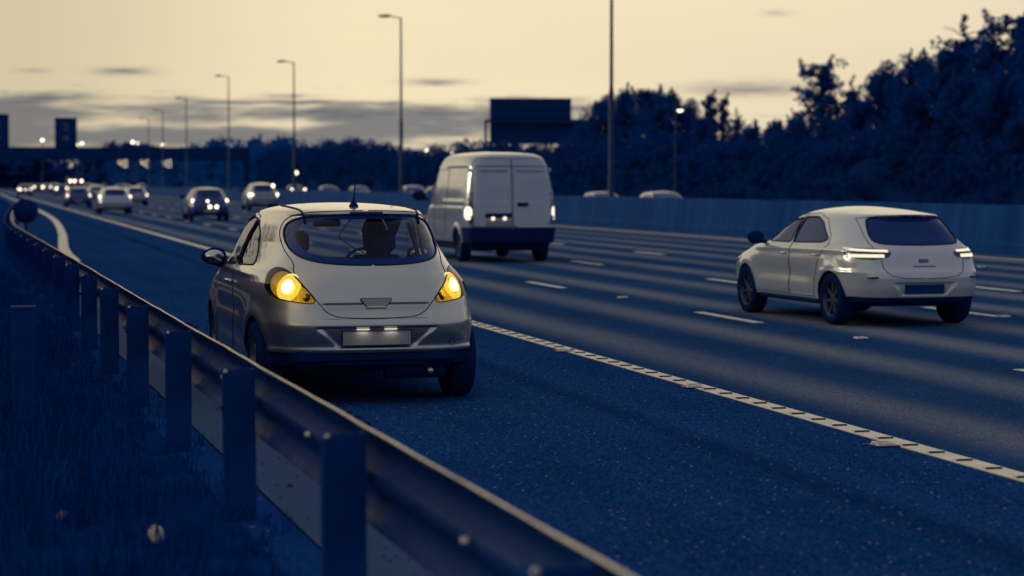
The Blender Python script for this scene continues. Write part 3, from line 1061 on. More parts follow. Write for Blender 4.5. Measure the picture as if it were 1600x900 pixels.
# ---- far bridge
BD = 600.0
xa, xb = at_depth(395, 266, BD).x, at_depth(800, 266, BD).x
ybr = at_depth(550, 266, BD).y
br = thing('road_bridge', 'low dim bridge crossing far behind the traffic', 'bridge', (0, ybr, 0))
za, zb2 = at_depth(440, 261, BD).z, at_depth(640, 268, BD).z


def zline(x):
    return za + (zb2 - za) * (x - at_depth(440, 266, BD).x) / (at_depth(640, 266, BD).x - at_depth(440, 266, BD).x)


M['bridge'] = noisy('bridge_concrete', (0.016, 0.050, 0.150), (0.012, 0.040, 0.125), .6, .85)
b = MB()
b.add([(x, y, zline(x) + dz) for x in (xa, xb) for y in (0, 9) for dz in (-1.5, -.3)], [(0, 1, 3, 2), (4, 6, 7, 5), (0, 4, 5, 1), (2, 3, 7, 6), (0, 2, 6, 4), (1, 5, 7, 3)])
b.build('deck', M['sign_back'], br)
b = MB()
b.add([(x, y, zline(x) + dz) for x in (xa, xb) for y in (-.15, .15) for dz in (-.295, .75)], [(0, 1, 3, 2), (4, 6, 7, 5), (0, 4, 5, 1), (2, 3, 7, 6), (0, 2, 6, 4), (1, 5, 7, 3)])
b.build('parapet', M['bridge'], br)
for k in range(5):
    x = xa + (xb - xa) * (k + .5) / 5
    MB().box((x, 4, zline(x) / 2 - .76), (1.2, 6, zline(x) - 1.5)).build('pier', M['sign_back'], br)

# ---- big direction sign beyond the van, seen edge on against the trees
SD = 205.0
c = at_depth(825, 190, SD)
rz = -YAW * .9
bs = thing('direction_sign', 'huge dark direction sign on a framed support beside the trees', 'sign', (c.x, c.y, 0), rz)


def sx(px):
    return (px - 825) / 3400 * SD


def sz(py):
    return CAM_H + (286 - py) / 3400 * SD


n = 8
x0, x1 = sx(765), sx(893)
for k in range(n):
    a = x0 + (x1 - x0) * k / n
    b_ = x0 + (x1 - x0) * (k + 1) / n
    pb = MB()
    pb.box(((a + b_) / 2, 0, (sz(153.5) + sz(188)) / 2), (b_ - a - .03, .08, sz(153.5) - sz(188)))
    pb.build('sign_board', M['sign_back'], bs)
MB().box(((x0 + x1) / 2, .06, (sz(153.5) + sz(188)) / 2), (x1 - x0 - .02, .03, sz(153.5) - sz(188) - .02)).build('back_sheet', M['sign_back'], bs)
fr = MB()
for zz in (sz(158), sz(170), sz(183)):
    fr.box(((x0 + x1) / 2, -.09, zz), (x1 - x0 - .1, .07, .10))
fr.build('stiffener', M['sign_dark'], bs)
lx0, lx1 = sx(757), sx(925)
fr = MB()
fr.box(((lx0 + lx1) / 2, .1, sz(189)), (lx1 - lx0, .9, .28)).box(((lx0 + lx1) / 2, .1, sz(223)), (lx1 - lx0, .9, .28))
fr.box((lx0 + .12, .1, (sz(189) + sz(223)) / 2), (.24, .9, sz(189) - sz(223)))
fr.build('support_frame', M['sign_dark'], bs)
MB().box(((sx(765.5) + lx1) / 2, .32, (sz(189) + sz(223)) / 2), (lx1 - sx(765.5), .03, sz(189) - sz(223) - .32)).build('back_sheet', M['sign_dark'], bs)
for k in range(7):
    a = sx(765.5) + (lx1 - sx(765.5)) * k / 7
    b_ = sx(765.5) + (lx1 - sx(765.5)) * (k + 1) / 7
    MB().box(((a + b_) / 2, .25, (sz(189) + sz(223)) / 2), (b_ - a - .04, .06, sz(189) - sz(223) - .3)).build('backing_panel', M['sign_dark'], bs)
MB().box((lx0 + 1.2, .3, sz(223) / 2), (.4, .4, sz(223))).build('leg', M['sign_dark'], bs)
MB().box((lx1 - 1.2, .3, sz(223) / 2), (.4, .4, sz(223))).build('leg', M['sign_dark'], bs)

# ------------------------------------------------------------------ trees
def leaf_quads(centers, radii, per, size, R, flat=.75, squash=.8):
    V = []
    for c, r, n in zip(centers, radii, per):
        d = R.normal(0, 1, (n, 3))
        d /= np.linalg.norm(d, axis=1)[:, None]
        p = c + d * (r * R.uniform(.25, 1.0, n) ** .6)[:, None] * np.array([1, 1, squash])
        a = R.normal(0, 1, (n, 3))
        a /= np.linalg.norm(a, axis=1)[:, None]
        b = np.cross(a, R.normal(0, 1, (n, 3)))
        b /= np.linalg.norm(b, axis=1)[:, None]
        s = R.uniform(size[0], size[1], n)[:, None]
        V.append(np.stack([p - a * s, p + b * s * flat * .5 - a * s * .1, p + a * s, p - b * s * flat * .5 + a * s * .1], 1))
    V = np.concatenate(V).reshape(-1, 3)
    F = np.arange(len(V)).reshape(-1, 4)
    return V, F


def mesh_np(name, V, F, mat):
    me = bpy.data.meshes.new(name)
    me.from_pydata([tuple(v) for v in V], [], [tuple(f) for f in F])
    me.materials.append(mat)
    return me


def tree_pair(seed, style, mat, leaves=64, lsize=(.10, .22)):
    """Trunk with limbs and a crown of leaves on the limbs' ends; about 10 m tall."""
    R = np.random.RandomState(seed)
    mb = MB()
    cen, rad, per = [], [], []
    top = {'round': 8.6, 'tall': 9.2, 'spire': 9.6, 'loose': 9.3, 'bush': 6.2}[style]
    lean = R.uniform(-.3, .3, 2)
    path = [(lean[0] * t * t, lean[1] * t * t, top * t) for t in (0, .15, .3, .5, .7, .9)]
    mb.tube(path, [.24, .19, .16, .12, .08, .03], 8)
    nl = {'round': 40, 'tall': 42, 'spire': 34, 'loose': 40, 'bush': 34}[style]
    for k in range(nl):
        t = .10 + .88 * (k + R.rand()) / nl
        base = Vector((lean[0] * t * t, lean[1] * t * t, top * t))
        a = k * 2.4 + R.uniform(-.5, .5)
        if style == 'round':
            L = 3.5 * (sin(pi * min(1, t * .80 + .17))) ** .7 * R.uniform(.65, 1.1)
            up = R.uniform(.1, .6)
        elif style == 'tall':
            L = 2.6 * (sin(pi * min(1, t * .72 + .22))) ** .6 * R.uniform(.6, 1.15)
            up = R.uniform(.3, 1.0)
        elif style == 'spire':
            L = 1.9 * (1.03 - t) ** .8 * R.uniform(.7, 1.25) + .15
            up = R.uniform(.2, .8)
        elif style == 'loose':
            L = 2.7 * (1.02 - t) ** .55 * R.uniform(.55, 1.3) + .25
            up = R.uniform(.15, .75)
        else:
            L = 3.0 * R.uniform(.6, 1.1) * (1.02 - t) ** .4
            up = R.uniform(.2, .8)
        tip = base + Vector((cos(a) * L, sin(a) * L, up * L * .7))
        mid = base.lerp(tip, .5) + Vector((0, 0, .12 * L))
        mb.tube([base, mid, tip], [.06 * (1.1 - t) + .02, .035, .012], 5, cap=False)
        m = {'spire': 4, 'loose': 5, 'tall': 6}.get(style, 6)
        for j in range(m):
            f = (j + .9) / m
            pt = base.lerp(mid, f * 2) if f < .5 else mid.lerp(tip, f * 2 - 1)
            pt = pt + Vector(R.normal(0, .16 + .13 * f, 3))
            cen.append(np.array(pt))
            rr = {'spire': .34, 'loose': .42, 'tall': .62}.get(style, .72) * R.uniform(.65, 1.2)
            rad.append(rr)
            per.append(int(leaves * (.55 if style in ('spire', 'loose') else 1) * R.uniform(.6, 1.2)))
    # twigs that break the outline
    for k in range(26 if style != 'bush' else 14):
        t = R.uniform(.45, .98)
        a = R.uniform(0, 2 * pi)
        i = R.randint(len(cen))
        o = Vector(cen[i])
        for j in range(4):
            cen.append(np.array(o + Vector((cos(a) * .12 * j, sin(a) * .12 * j, .22 * j + .2))))
            rad.append(.22 - .03 * j)
            per.append(int(leaves * .22))
    V, F = leaf_quads(cen, rad, per, lsize, R)
    V[:, 2] = np.maximum(V[:, 2], .05)
    V[:, 2] *= 10.0 / V[:, 2].max()
    return mb.mesh('trunk', M['bark']), mesh_np('crown', V, F, mat)


TREES = {s + str(i): tree_pair(100 + 7 * i + len(s), s, M['leaf']) for s, k in (('round', 2), ('tall', 2), ('spire', 1), ('loose', 2), ('bush', 2)) for i in range(k)}
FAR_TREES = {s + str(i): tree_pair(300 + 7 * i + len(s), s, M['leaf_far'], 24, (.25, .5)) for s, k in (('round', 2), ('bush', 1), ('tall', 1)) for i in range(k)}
for k_, (tm, cm) in FAR_TREES.items():
    pass


def plant(name, label, pos, H, wide, var, lib, group, seed, cat='tree'):
    R = random.Random(seed)
    t = thing(name, label, cat, pos, R.uniform(0, 6.28), group)
    t.scale = (H / 10 * wide, H / 10 * wide, H / 10)
    tm, cm = lib[var]
    link_mesh('trunk', tm, t)
    link_mesh('crown', cm, t)
    return t


ROW = 'trees beyond the far carriageway'
DENSE = 'dark leafy tree in the dense row beyond the far carriageway'
rows_ = [
    (918, 172, 48, 'bush0', 1.0, 'low bushy tree hiding the end of the big dark sign'),
    (938, 146, 48, 'round0', .85, 'rounded dark tree next to the big dark sign'),
    (975, 128, 49, 'round1', .95, 'broad round topped tree behind the tallest lamp column'),
    (1015, 130, 50, 'tall0', 1.0, 'dark tree whose crown fills the gap right after the tallest lamp column'), (1048, 136, 48, 'round0', .9, 'rounded tree directly above the lit street lamp'), (1074, 152, 50, 'tall1', .9, 'dark tree sloping down behind the lit street lamp'),
    (1112, 138, 53, 'spire0', 1.1, 'thin spiky tree standing alone above the low gap in the row'), (1132, 143, 54, 'spire0', .9, 'second thin spiky tree in the low gap of the row'),
    (1100, 176, 49, 'bush1', 1.0, DENSE), (1152, 168, 52, 'loose1', .9, 'low loose tree in the dip between the thin spires and the pointed tree'), (1172, 184, 48, 'bush0', 1.0, DENSE), (1212, 182, 50, 'bush1', 1.1, DENSE),
    (1240, 168, 52, 'loose1', 1.0, DENSE),
    (1282, 84, 50, 'loose0', 1.25, 'loose pointed tree with gaps, standing taller than both its neighbours'),
    (1250, 176, 47, 'round1', .8, DENSE), (1330, 116, 52, 'loose1', 1.0, 'ragged tree just beyond the loose pointed one, a little lower'), (1345, 148, 48, 'tall0', 1.0, DENSE), (1378, 92, 50, 'tall1', .9, 'upright tree above the roof of the white hatchback'),
    (1300, 172, 46, 'bush0', 1.2, DENSE), (1405, 104, 51, 'loose0', 1.0, 'tree in the small notch above the white hatchback rear window'), (1440, 74, 50, 'round0', .8, 'round headed tree starting the highest part of the row'), (1476, 62, 48, 'tall0', .95, 'upright dark tree leaning on the second highest tree of the row'), (1425, 130, 46, 'bush1', 1.2, DENSE),
    (1508, 22, 51, 'loose1', 1.3, 'tall tree with sky showing through it, second highest of the row'), (1500, 105, 46, 'round1', .9, DENSE), (1548, 45, 49, 'tall1', 1.0, 'dark tree squeezed between the two highest trees of the row'),
    (1588, 2, 50, 'loose0', 1.35, 'highest tree of the row, full of bright gaps, at the picture edge'), (1570, 100, 46, 'round0', .9, DENSE), (1640, 0, 49, 'tall0', 1.1, DENSE), (1630, 90, 46, 'bush0', 1.2, DENSE),
    (1700, 0, 50, 'round1', 1.1, DENSE)]
for i, (px, py, X, var, wide, lab) in enumerate(rows_):
    q = at_lateral(px, py, X)
    gz = min(5.0, max(0, (X - 42) * .14))
    plant('broadleaf_tree' if 'spire' not in var else 'spiky_tree', lab, (X, q.y, gz - .1), q.z - gz + .1, wide * .85, var, TREES, ROW, 50 + i)


def ridge(name, xy, heights, depth, mat, leafsize, nleaf, seed):
    """A mass of undergrowth: a lumpy dark core with leaves all over it."""
    R = np.random.RandomState(seed)
    V, F = [], []
    cen, rad, per = [], [], []
    n = len(xy)
    prof = [(-.7, 0), (-.6, .35), (-.35, .66), (0, .78), (.35, .66), (.6, .35), (.7, 0)]
    for i, ((x, y), h) in enumerate(zip(xy, heights)):
        a = Vector(xy[max(i - 1, 0)]) ; b = Vector(xy[min(i + 1, n - 1)])
        t = (b - a).normalized()
        nx, ny = -t.y, t.x
        for (u, v) in prof:
            k = 1 + R.uniform(-.2, .2)
            V.append((x + nx * u * depth * k, y + ny * u * depth * k, v * h * .8 * (1 + R.uniform(-.15, .1))))
    m = len(prof)
    for i in range(n - 1):
        for k in range(m - 1):
            F.append((i * m + k, i * m + k + 1, (i + 1) * m + k + 1, (i + 1) * m + k))
    core = (V, F)
    for k in range(nleaf // 30):
        i = R.randint(n - 1)
        f = R.rand()
        x = xy[i][0] * (1 - f) + xy[i + 1][0] * f
        y = xy[i][1] * (1 - f) + xy[i + 1][1] * f
        h = heights[i] * (1 - f) + heights[i + 1] * f
        u = R.uniform(-1, 1)
        v = sqrt(max(0, 1 - u * u)) * h * R.uniform(.55, 1.0)
        a = Vector(xy[i]) ; b = Vector(xy[i + 1])
        t = (b - a).normalized()
        cen.append(np.array([x - t.y * u * depth, y + t.x * u * depth, v]))
        rad.append(R.uniform(.5, 1.1) * leafsize * 3)
        per.append(30)
    LV, LF = leaf_quads(cen, rad, per, (leafsize * .5, leafsize), R)
    LV[:, 2] = np.maximum(LV[:, 2], 0.0)
    o = len(V)
    VV = V + [tuple(v) for v in LV]
    FF = F + [tuple(int(i) + o for i in f) for f in LF]
    me = bpy.data.meshes.new(name)
    me.from_pydata(VV, [], FF)
    me.materials.append(mat)
    return tag(link_mesh(name, me), kind='stuff')


Rr = random.Random(5)
pts = [(44.5 + Rr.uniform(-.8, .8), y) for y in range(60, 345, 7)]
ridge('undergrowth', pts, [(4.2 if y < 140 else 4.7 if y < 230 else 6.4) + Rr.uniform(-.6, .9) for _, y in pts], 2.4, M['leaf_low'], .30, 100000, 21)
pts = [(48 - (y - 330) * .05 + Rr.uniform(-1, 1), y) for y in range(330, 640, 12)]
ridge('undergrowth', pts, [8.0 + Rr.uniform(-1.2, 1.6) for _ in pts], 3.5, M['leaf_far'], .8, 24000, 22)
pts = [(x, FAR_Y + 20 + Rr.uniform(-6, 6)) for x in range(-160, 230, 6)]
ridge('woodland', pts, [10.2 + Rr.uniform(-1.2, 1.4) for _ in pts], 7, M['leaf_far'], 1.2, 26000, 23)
# the wooded bank left of the verge, whose reflection darkens the parked car's flank
pts = [(-9 + Rr.uniform(-1.0, 1.0) - max(0, y - 60) * .04, y) for y in range(14, 330, 5)]
ridge('wooded_bank', pts, [(9.0 if y < 54 else 5.2) + Rr.uniform(-.5, .5) for _, y in pts], 3.0, M['leaf'], .45, 30000, 24)

far_t = [(-20, 236, 60), (25, 238, 60), (58, 233, 50), (150, 230, 46), (178, 216, 40), (205, 219, 44), (232, 222, 46), (262, 230, 40), (292, 240, 46), (330, 238, 44), (362, 229, 44), (395, 240, 40), (440, 240, 40), (470, 238, 40),
         (500, 232, 46), (530, 234, 40), (558, 226, 24), (590, 240, 46), (625, 243, 40), (655, 242, 36), (690, 243, 44), (722, 240, 36), (744, 229, 34), (780, 222, 50), (830, 224, 60)]
FARG = 'trees along the far skyline'
for i, (px, py, wpx) in enumerate(far_t):
    D = 560 + (i * 37) % 70
    if px > 700:
        D = 330 + (i * 17) % 50
    q = at_depth(px, py, D)
    H = q.z
    wid = wpx / 3400 * D / 6.0 / (H / 10)
    lab = 'rounded dark tree in the low line along the far skyline'
    if px in (178, 205):
        lab = {178: 'highest hump of the far skyline trees, above the traffic', 205: 'second highest hump of the far skyline trees, beneath a pair of lamps'}[px]
    more = {58: 'low tree between the two square panels over the gantry', 150: 'first low tree past the square panel with symbols', 262: 'tree beyond the end of the gantry beam', 362: 'round clump of trees with a lone lamp before it, above the dark hatchback',
            440: 'tree at the foot of the second tallest lamp column', 500: 'wide rounded clump over the silver car, before the narrow tree', 590: 'low rounded tree just past the narrow tree', 625: 'tree at the foot of the tallest complete lamp column',
            690: 'low tree under the three lamps before the van', 744: 'dark tree touching the frame of the big direction sign', 780: 'tree below the big direction sign', 830: 'tree behind the middle of the big direction sign'}
    lab = more.get(px, lab)
    if px == 558:
        lab = 'small narrow tree poking above the far skyline beside the car aerial'
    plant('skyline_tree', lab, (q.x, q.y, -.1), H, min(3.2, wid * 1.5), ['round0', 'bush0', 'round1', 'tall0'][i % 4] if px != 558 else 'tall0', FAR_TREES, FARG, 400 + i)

# ------------------------------------------------------------------ vehicles: a smooth shell cut into panels, glass and lamps
def ss(a, b, x):
    t = np.clip((x - a) / (b - a), 0, 1)
    return t * t * (3 - 2 * t)


def pchip(tab):
    a = np.array(sorted(tab), float)
    x, y = a[:, 0], a[:, 1]
    h = np.diff(x)
    d = np.diff(y) / h
    n = len(x)
    m = np.zeros(n)
    m[0], m[-1] = d[0], d[-1]
    for i in range(1, n - 1):
        if d[i - 1] * d[i] > 0:
            w1, w2 = 2 * h[i] + h[i - 1], h[i] + 2 * h[i - 1]
            m[i] = (w1 + w2) / (w1 / d[i - 1] + w2 / d[i])

    def f(q):
        q = np.clip(q, x[0], x[-1])
        i = np.clip(np.searchsorted(x, q) - 1, 0, n - 2)
        t = (q - x[i]) / h[i]
        t2, t3 = t * t, t * t * t
        return (2 * t3 - 3 * t2 + 1) * y[i] + (t3 - 2 * t2 + t) * h[i] * m[i] + (-2 * t3 + 3 * t2) * y[i + 1] + (t3 - t2) * h[i] * m[i + 1]
    return f


class Shell:
    def __init__(s, zb, zt, W, R, F, nr, nf, yc, disp=None):
        s.zb, s.zt, s.yct, s.disp = zb, zt, yc, disp
        q = lambda z: sqrt(max(0.0, zt - z))
        s._W = pchip([(q(z), v) for z, v in W])
        s._R = pchip([(q(z), v) for z, v in R])
        s._F = pchip([(q(z), v) for z, v in F])
        s.nrt, s.nft = nr, nf

    def yc(s, z):
        return np.interp(z, [a for a, b in s.yct], [b for a, b in s.yct])

    def prm(s, z):
        q = np.sqrt(np.maximum(0, s.zt - z))
        return (np.maximum(1e-4, s._W(q)), s._R(q), s._F(q),
                np.interp(z, [a for a, b in s.nrt], [b for a, b in s.nrt]), np.interp(z, [a for a, b in s.nft], [b for a, b in s.nft]))

    def base(s, phi, z):
        W, R, F, nr, nf = s.prm(z)
        si, co = np.abs(np.sin(phi)), np.cos(phi)
        n = np.where(co > 0, nr, nf)
        r = (si ** n + np.abs(co) ** n) ** (-1 / n)
        x = W * r * si * np.sign(np.sin(phi) + 1e-15)
        yc = s.yc(z)
        y = yc - r * co * np.where(co > 0, yc - R, F - yc)
        return np.stack([x, y, z + 0 * x], -1)

    def _nrm(s, fn, phi, z):
        e = 1e-3
        a = fn(phi + e, z) - fn(phi - e, z)
        b = fn(phi, np.minimum(z + e, s.zt - 1e-6)) - fn(phi, np.maximum(np.minimum(z - e, s.zt - 1e-3), s.zb - .1))
        n = np.cross(a, b)
        L = np.linalg.norm(n, axis=-1, keepdims=True)
        n = np.where(L > 1e-12, n / np.maximum(L, 1e-12), np.array([0, 0, 1.0]))
        top = (z > s.zt - 1e-4)[..., None]
        return np.where(top, np.array([0, 0, 1.0]), n)

    def pts(s, phi, z):
        p = s.base(phi, z)
        if s.disp:
            n = s._nrm(s.base, phi, z)
            d = s.disp(np.abs(p[..., 0]), p[..., 1], p[..., 2], phi)
            p = p + n * d[..., None]
        return p

    def nrm(s, phi, z):
        return s._nrm(s.pts, phi, z)

    def phi_r(s, x, z, front=False):
        W, R, F, nr, nf = s.prm(np.array(float(z)))
        n = float(nf if front else nr)
        f = min(max(x / float(W), -.9999), .9999)
        if abs(f) < 1e-6:
            p = 0.0
        else:
            t = (abs(f) ** -n - 1) ** (-1 / n)
            p = atan2(t, 1) * (1 if f > 0 else -1)
        return pi - p if front else p

    def phi_s(s, y, z):
        W, R, F, nr, nf = [float(v) for v in s.prm(np.array(float(z)))]
        yc = float(s.yc(z))
        if y <= yc:
            v, n = (yc - y) / max(1e-4, yc - R), nr
        else:
            v, n = (y - yc) / max(1e-4, F - yc), nf
        v = min(max(v, 1e-6), .99999)
        t = (v ** -n - 1) ** (-1 / n)   # cos/sin
        p = atan2(1, t)
        return p if y <= yc else pi - p

    def conv(s, pts):
        out = []
        for k, a, z in pts:
            if k == 'r':
                out.append((s.phi_r(a, z), z))
            elif k == 'f':
                out.append((s.phi_r(a, z, True), z))
            elif k == 's':
                out.append((s.phi_s(a, z), z))
            else:
                out.append((a, z))
        return out

    def surf_z(s, x, y):
        """height of the upper surface above (x, y)"""
        lo, hi = 0.9, s.zt
        for _ in range(40):
            z = (lo + hi) / 2
            W, R, F, nr, nf = [float(v) for v in s.prm(np.array(z))]
            yc = float(s.yc(z))
            n = nr if y < yc else nf
            L = max(1e-4, yc - R) if y < yc else max(1e-4, F - yc)
            g = (abs(x) / W) ** n + (abs(y - yc) / L) ** n
            if g < 1:
                lo = z
            else:
                hi = z
        return lo

    def rear_y(s, x, z):
        p = s.pts(np.array([s.phi_r(x, z)]), np.array([float(z)]))[0]
        return float(p[1])


def chaikin(P, it):
    for _ in range(it):
        Q = []
        n = len(P)
        for i in range(n):
            (a, b), (c, d) = P[i], P[(i + 1) % n]
            Q += [(.75 * a + .25 * c, .75 * b + .25 * d), (.25 * a + .75 * c, .25 * b + .75 * d)]
        P = Q
    # drop points that lie on the line of their neighbours
    out = []
    n = len(P)
    for i in range(n):
        a, b, c = P[i - 1], P[i], P[(i + 1) % n]
        cr = abs((b[0] - a[0]) * (c[1] - a[1]) - (b[1] - a[1]) * (c[0] - a[0]))
        if cr > 2e-5:
            out.append(b)
    return out


def fillet(P, r):
    out = []
    n = len(P)
    for i in range(n):
        a, b, c = Vector(P[i - 1]), Vector(P[i]), Vector(P[(i + 1) % n])
        la, lc = (a - b).length, (c - b).length
        if la < 1e-6 or lc < 1e-6:
            continue
        d = min(r, .42 * la, .42 * lc)
        p, q = b + (a - b) * (d / la), b + (c - b) * (d / lc)
        for t in (0, .33, .67, 1):
            v = p * (1 - t) ** 2 + b * 2 * t * (1 - t) + q * t * t
            out.append((v.x, v.y))
    return out


def inside(poly, x, y):
    P = np.array(poly)
    c = np.zeros(len(x), bool)
    j = len(P) - 1
    for i in range(len(P)):
        xi, yi, xj, yj = P[i, 0], P[i, 1], P[j, 0], P[j, 1]
        if yi != yj:
            k = ((yi > y) != (yj > y)) & (x < (xj - xi) * (y - yi) / (yj - yi) + xi)
            c ^= k
        j = i
    return c


def cut_grid(phis, zs, polys):
    bm = bmesh.new()
    vs = [[bm.verts.new((p, z, 0)) for p in phis] for z in zs]
    for j in range(len(zs) - 1):
        for i in range(len(phis) - 1):
            bm.faces.new((vs[j][i], vs[j][i + 1], vs[j + 1][i + 1], vs[j + 1][i]))

    def bb(f):
        xs = [v.co.x for v in f.verts]
        ys = [v.co.y for v in f.verts]
        return min(xs), max(xs), min(ys), max(ys)
    for P in polys:
        x0, x1 = min(p[0] for p in P), max(p[0] for p in P)
        y0, y1 = min(p[1] for p in P), max(p[1] for p in P)
        cand = {}
        for f in bm.faces:
            b = bb(f)
            if b[0] <= x1 and b[1] >= x0 and b[2] <= y1 and b[3] >= y0:
                cand[f] = b
        n = len(P)
        for i in range(n):
            a, c = P[i], P[(i + 1) % n]
            dx, dy = c[0] - a[0], c[1] - a[1]
            if abs(dx) + abs(dy) < 1e-7:
                continue
            ex0, ex1, ey0, ey1 = min(a[0], c[0]) - 1e-6, max(a[0], c[0]) + 1e-6, min(a[1], c[1]) - 1e-6, max(a[1], c[1]) + 1e-6
            sel = [f for f, b in cand.items() if b[0] <= ex1 and b[1] >= ex0 and b[2] <= ey1 and b[3] >= ey0]
            if not sel:
                continue
            geom = set(sel)
            for f in sel:
                geom.update(f.edges)
                geom.update(f.verts)
            for f in sel:
                cand.pop(f, None)
            r = bmesh.ops.bisect_plane(bm, geom=list(geom), dist=1e-5, plane_co=(a[0], a[1], 0), plane_no=Vector((-dy, dx, 0)).normalized())
            for g_ in r['geom']:
                if isinstance(g_, bmesh.types.BMFace) and g_.is_valid:
                    cand[g_] = bb(g_)
            cand = {f: b for f, b in cand.items() if f.is_valid}
    bm.verts.index_update()
    V = np.array([(v.co.x, v.co.y) for v in bm.verts])
    F = [tuple(v.index for v in f.verts) for f in bm.faces]
    bm.free()
    return V, F


def make_shell(sh, regions, nphi, nz, z1, iters=2):
    """Returns {name: (mesh or (left mesh, right mesh), region)} built from the cut half shell and its mirror image."""
    ph = np.concatenate([np.linspace(0, 1.15, int(nphi * .48), endpoint=False), np.linspace(1.15, 2.2, int(nphi * .30), endpoint=False), np.linspace(2.2, pi, int(nphi * .22))])
    q1 = sqrt(sh.zt - z1)
    zs = np.concatenate([np.linspace(sh.zb, z1, int(nz * .78), endpoint=False), sh.zt - np.linspace(q1, 0.012, int(nz * .22)) ** 2])
    polys = []
    for r in regions:
        P = sh.conv(r['poly'])
        it = r.get('round', iters)
        P = fillet(P, r['fillet']) if 'fillet' in r else (chaikin(P, min(it, iters)) if it else P)
        r['P'] = P
        polys.append(P)
    V, F = cut_grid(ph, zs, polys)
    cen = np.array([V[list(f)].mean(0) for f in F])
    owner = np.full(len(F), -1)
    for k, r in enumerate(regions):
        ins = inside(r['P'], cen[:, 0], cen[:, 1]) & (owner < 0)
        owner[ins] = k
    PT = sh.pts(V[:, 0], V[:, 1])
    NN = sh.nrm(V[:, 0], V[:, 1])
    mid = (np.abs(V[:, 0]) < 1e-5) | (np.abs(V[:, 0] - pi) < 1e-5)
    PT[mid, 0] = 0
    NN[mid, 0] = 0

    def sub(sel, mirror, name, mat, off):
        used = {}
        vv, nn, ff = [], [], []

        def idx(i, side):
            key = (i, 0 if mid[i] else side)
            if key not in used:
                used[key] = len(vv)
                p = PT[i] + NN[i] * off
                n = NN[i].copy()
                if side < 0:
                    p = p * np.array([-1, 1, 1])
                    n = n * np.array([-1, 1, 1])
                vv.append(tuple(p))
                nn.append(tuple(n))
            return used[key]
        for side in ((1, -1) if mirror == 'both' else (mirror,)):
            for k in sel:
                f = F[k]
                t = [idx(i, side) for i in f]
                ff.append(t if side > 0 else t[::-1])
        me = bpy.data.meshes.new(name)
        me.from_pydata(vv, [], ff)
        me.materials.append(mat)
        me.polygons.foreach_set('use_smooth', [True] * len(me.polygons))
        me.update()
        me.normals_split_custom_set_from_vertices(nn)
        return me
    out = []
    body = [k for k in range(len(F)) if owner[k] < 0]
    out.append(dict(name='body', me=sub(body, 'both', 'body', None, 0)))
    opaque = list(body)
    for k, r in enumerate(regions):
        if r.get('hole'):
            continue
        sel = [i for i in range(len(F)) if owner[i] == k]
        if not sel:
            continue
        if r.get('opaque'):
            opaque += sel
        if r.get('pair'):
            for side in (-1, 1):
                out.append(dict(r, me=sub(sel, side, r['name'], r.get('mat'), r.get('off', 0)), side=side))
                if r.get('bowl'):
                    out.append(dict(name='lamp_bowl', me=sub(sel, side, 'lamp_bowl', r['bowl'], -.05), side=side, under=r['name']))
        else:
            out.append(dict(r, me=sub(sel, 'both', r['name'], r.get('mat'), r.get('off', 0))))
    sel = [k for k in opaque if cen[k, 1] > .75]
    lin = sub(sel, 'both', 'cabin_lining', M['trim'], -.035)
    out.append(dict(name='cabin_lining', me=lin))
    return out


def seams(sh, regs, names, r, name, parent):
    for g_ in regs:
        if g_['name'] in names:
            for sd in ((1, -1) if g_.get('pair') else (0,)):
                seam_tubes(sh, [(g_['P'], True)], r, sides=sd).build(name, M['seal'], parent)


def seam_tubes(sh, polylines, r, name='panel_seal', off=.0005, sides=0):
    mb = MB()
    for P, closed in polylines:
        # densify in parameter space
        D = []
        n = len(P)
        for i in range(n if closed else n - 1):
            a, b = np.array(P[i]), np.array(P[(i + 1) % n])
            L = np.linalg.norm(b - a)
            m = max(1, int(L / .035))
            for j in range(m):
                D.append(a + (b - a) * j / m)
        if not closed:
            D.append(np.array(P[-1]))
        D = np.array(D)
        ok = (D[:, 0] >= -1e-6) & (D[:, 0] <= pi + 1e-6) & (D[:, 1] >= sh.zb)
        runs, cur = [], []
        for i in range(len(D)):
            if ok[i]:
                cur.append(D[i])
            elif cur:
                runs.append(cur)
                cur = []
        if cur:
            runs.append(cur)
        if closed and len(runs) > 1 and ok[0] and ok[-1]:
            runs[0] = runs.pop() + runs[0]
        for run in runs:
            if len(run) < 2:
                continue
            A = np.array(run)
            p = sh.pts(A[:, 0], A[:, 1]) + sh.nrm(A[:, 0], A[:, 1]) * off
            full = closed and len(runs) == 1 and bool(ok.all())
            if sides >= 0:
                mb.tube([tuple(v) for v in p], r, 6, closed=full)
            if sides <= 0:
                mb.tube([(-v[0], v[1], v[2]) for v in p], r, 6, closed=full)
    return mb


def wheel_meshes(rad, width, rim, spokes=7, alloy='alloy'):
    w = width / 2
    t = MB()
    t.lathe([(-w * .9, rim), (-w, rim + .02), (-w, rad - .035), (-w * .86, rad - .008), (-w * .5, rad), (w * .5, rad), (w * .86, rad - .008), (w, rad - .035), (w, rim + .02), (w * .9, rim)], 36, 'x')
    for gx in (-.5, -.17, .17, .5):
        pass
    tm = t.mesh('tyre', M['rubber'])
    r = MB()
    r.lathe([(w * .9, rim + .004), (w * .78, rim - .012), (w * .3, rim - .025), (-w * .9, rim - .01)], 32, 'x')
    r.lathe([(w * .62, 0), (w * .62, .05), (w * .5, .062)], 20, 'x')
    for k in range(spokes):
        R3 = Matrix.Rotation(2 * pi * k / spokes, 3, 'X')
        r.box(R3 @ Vector((w * .52, 0, rim * .52)), (.022, .045, rim * .95), R3, bev=.008)
    r.lathe([(w * .1, 0), (w * .1, rim - .02)], 24, 'x')
    rm = r.mesh('rim', M[alloy])
    return tm, rm


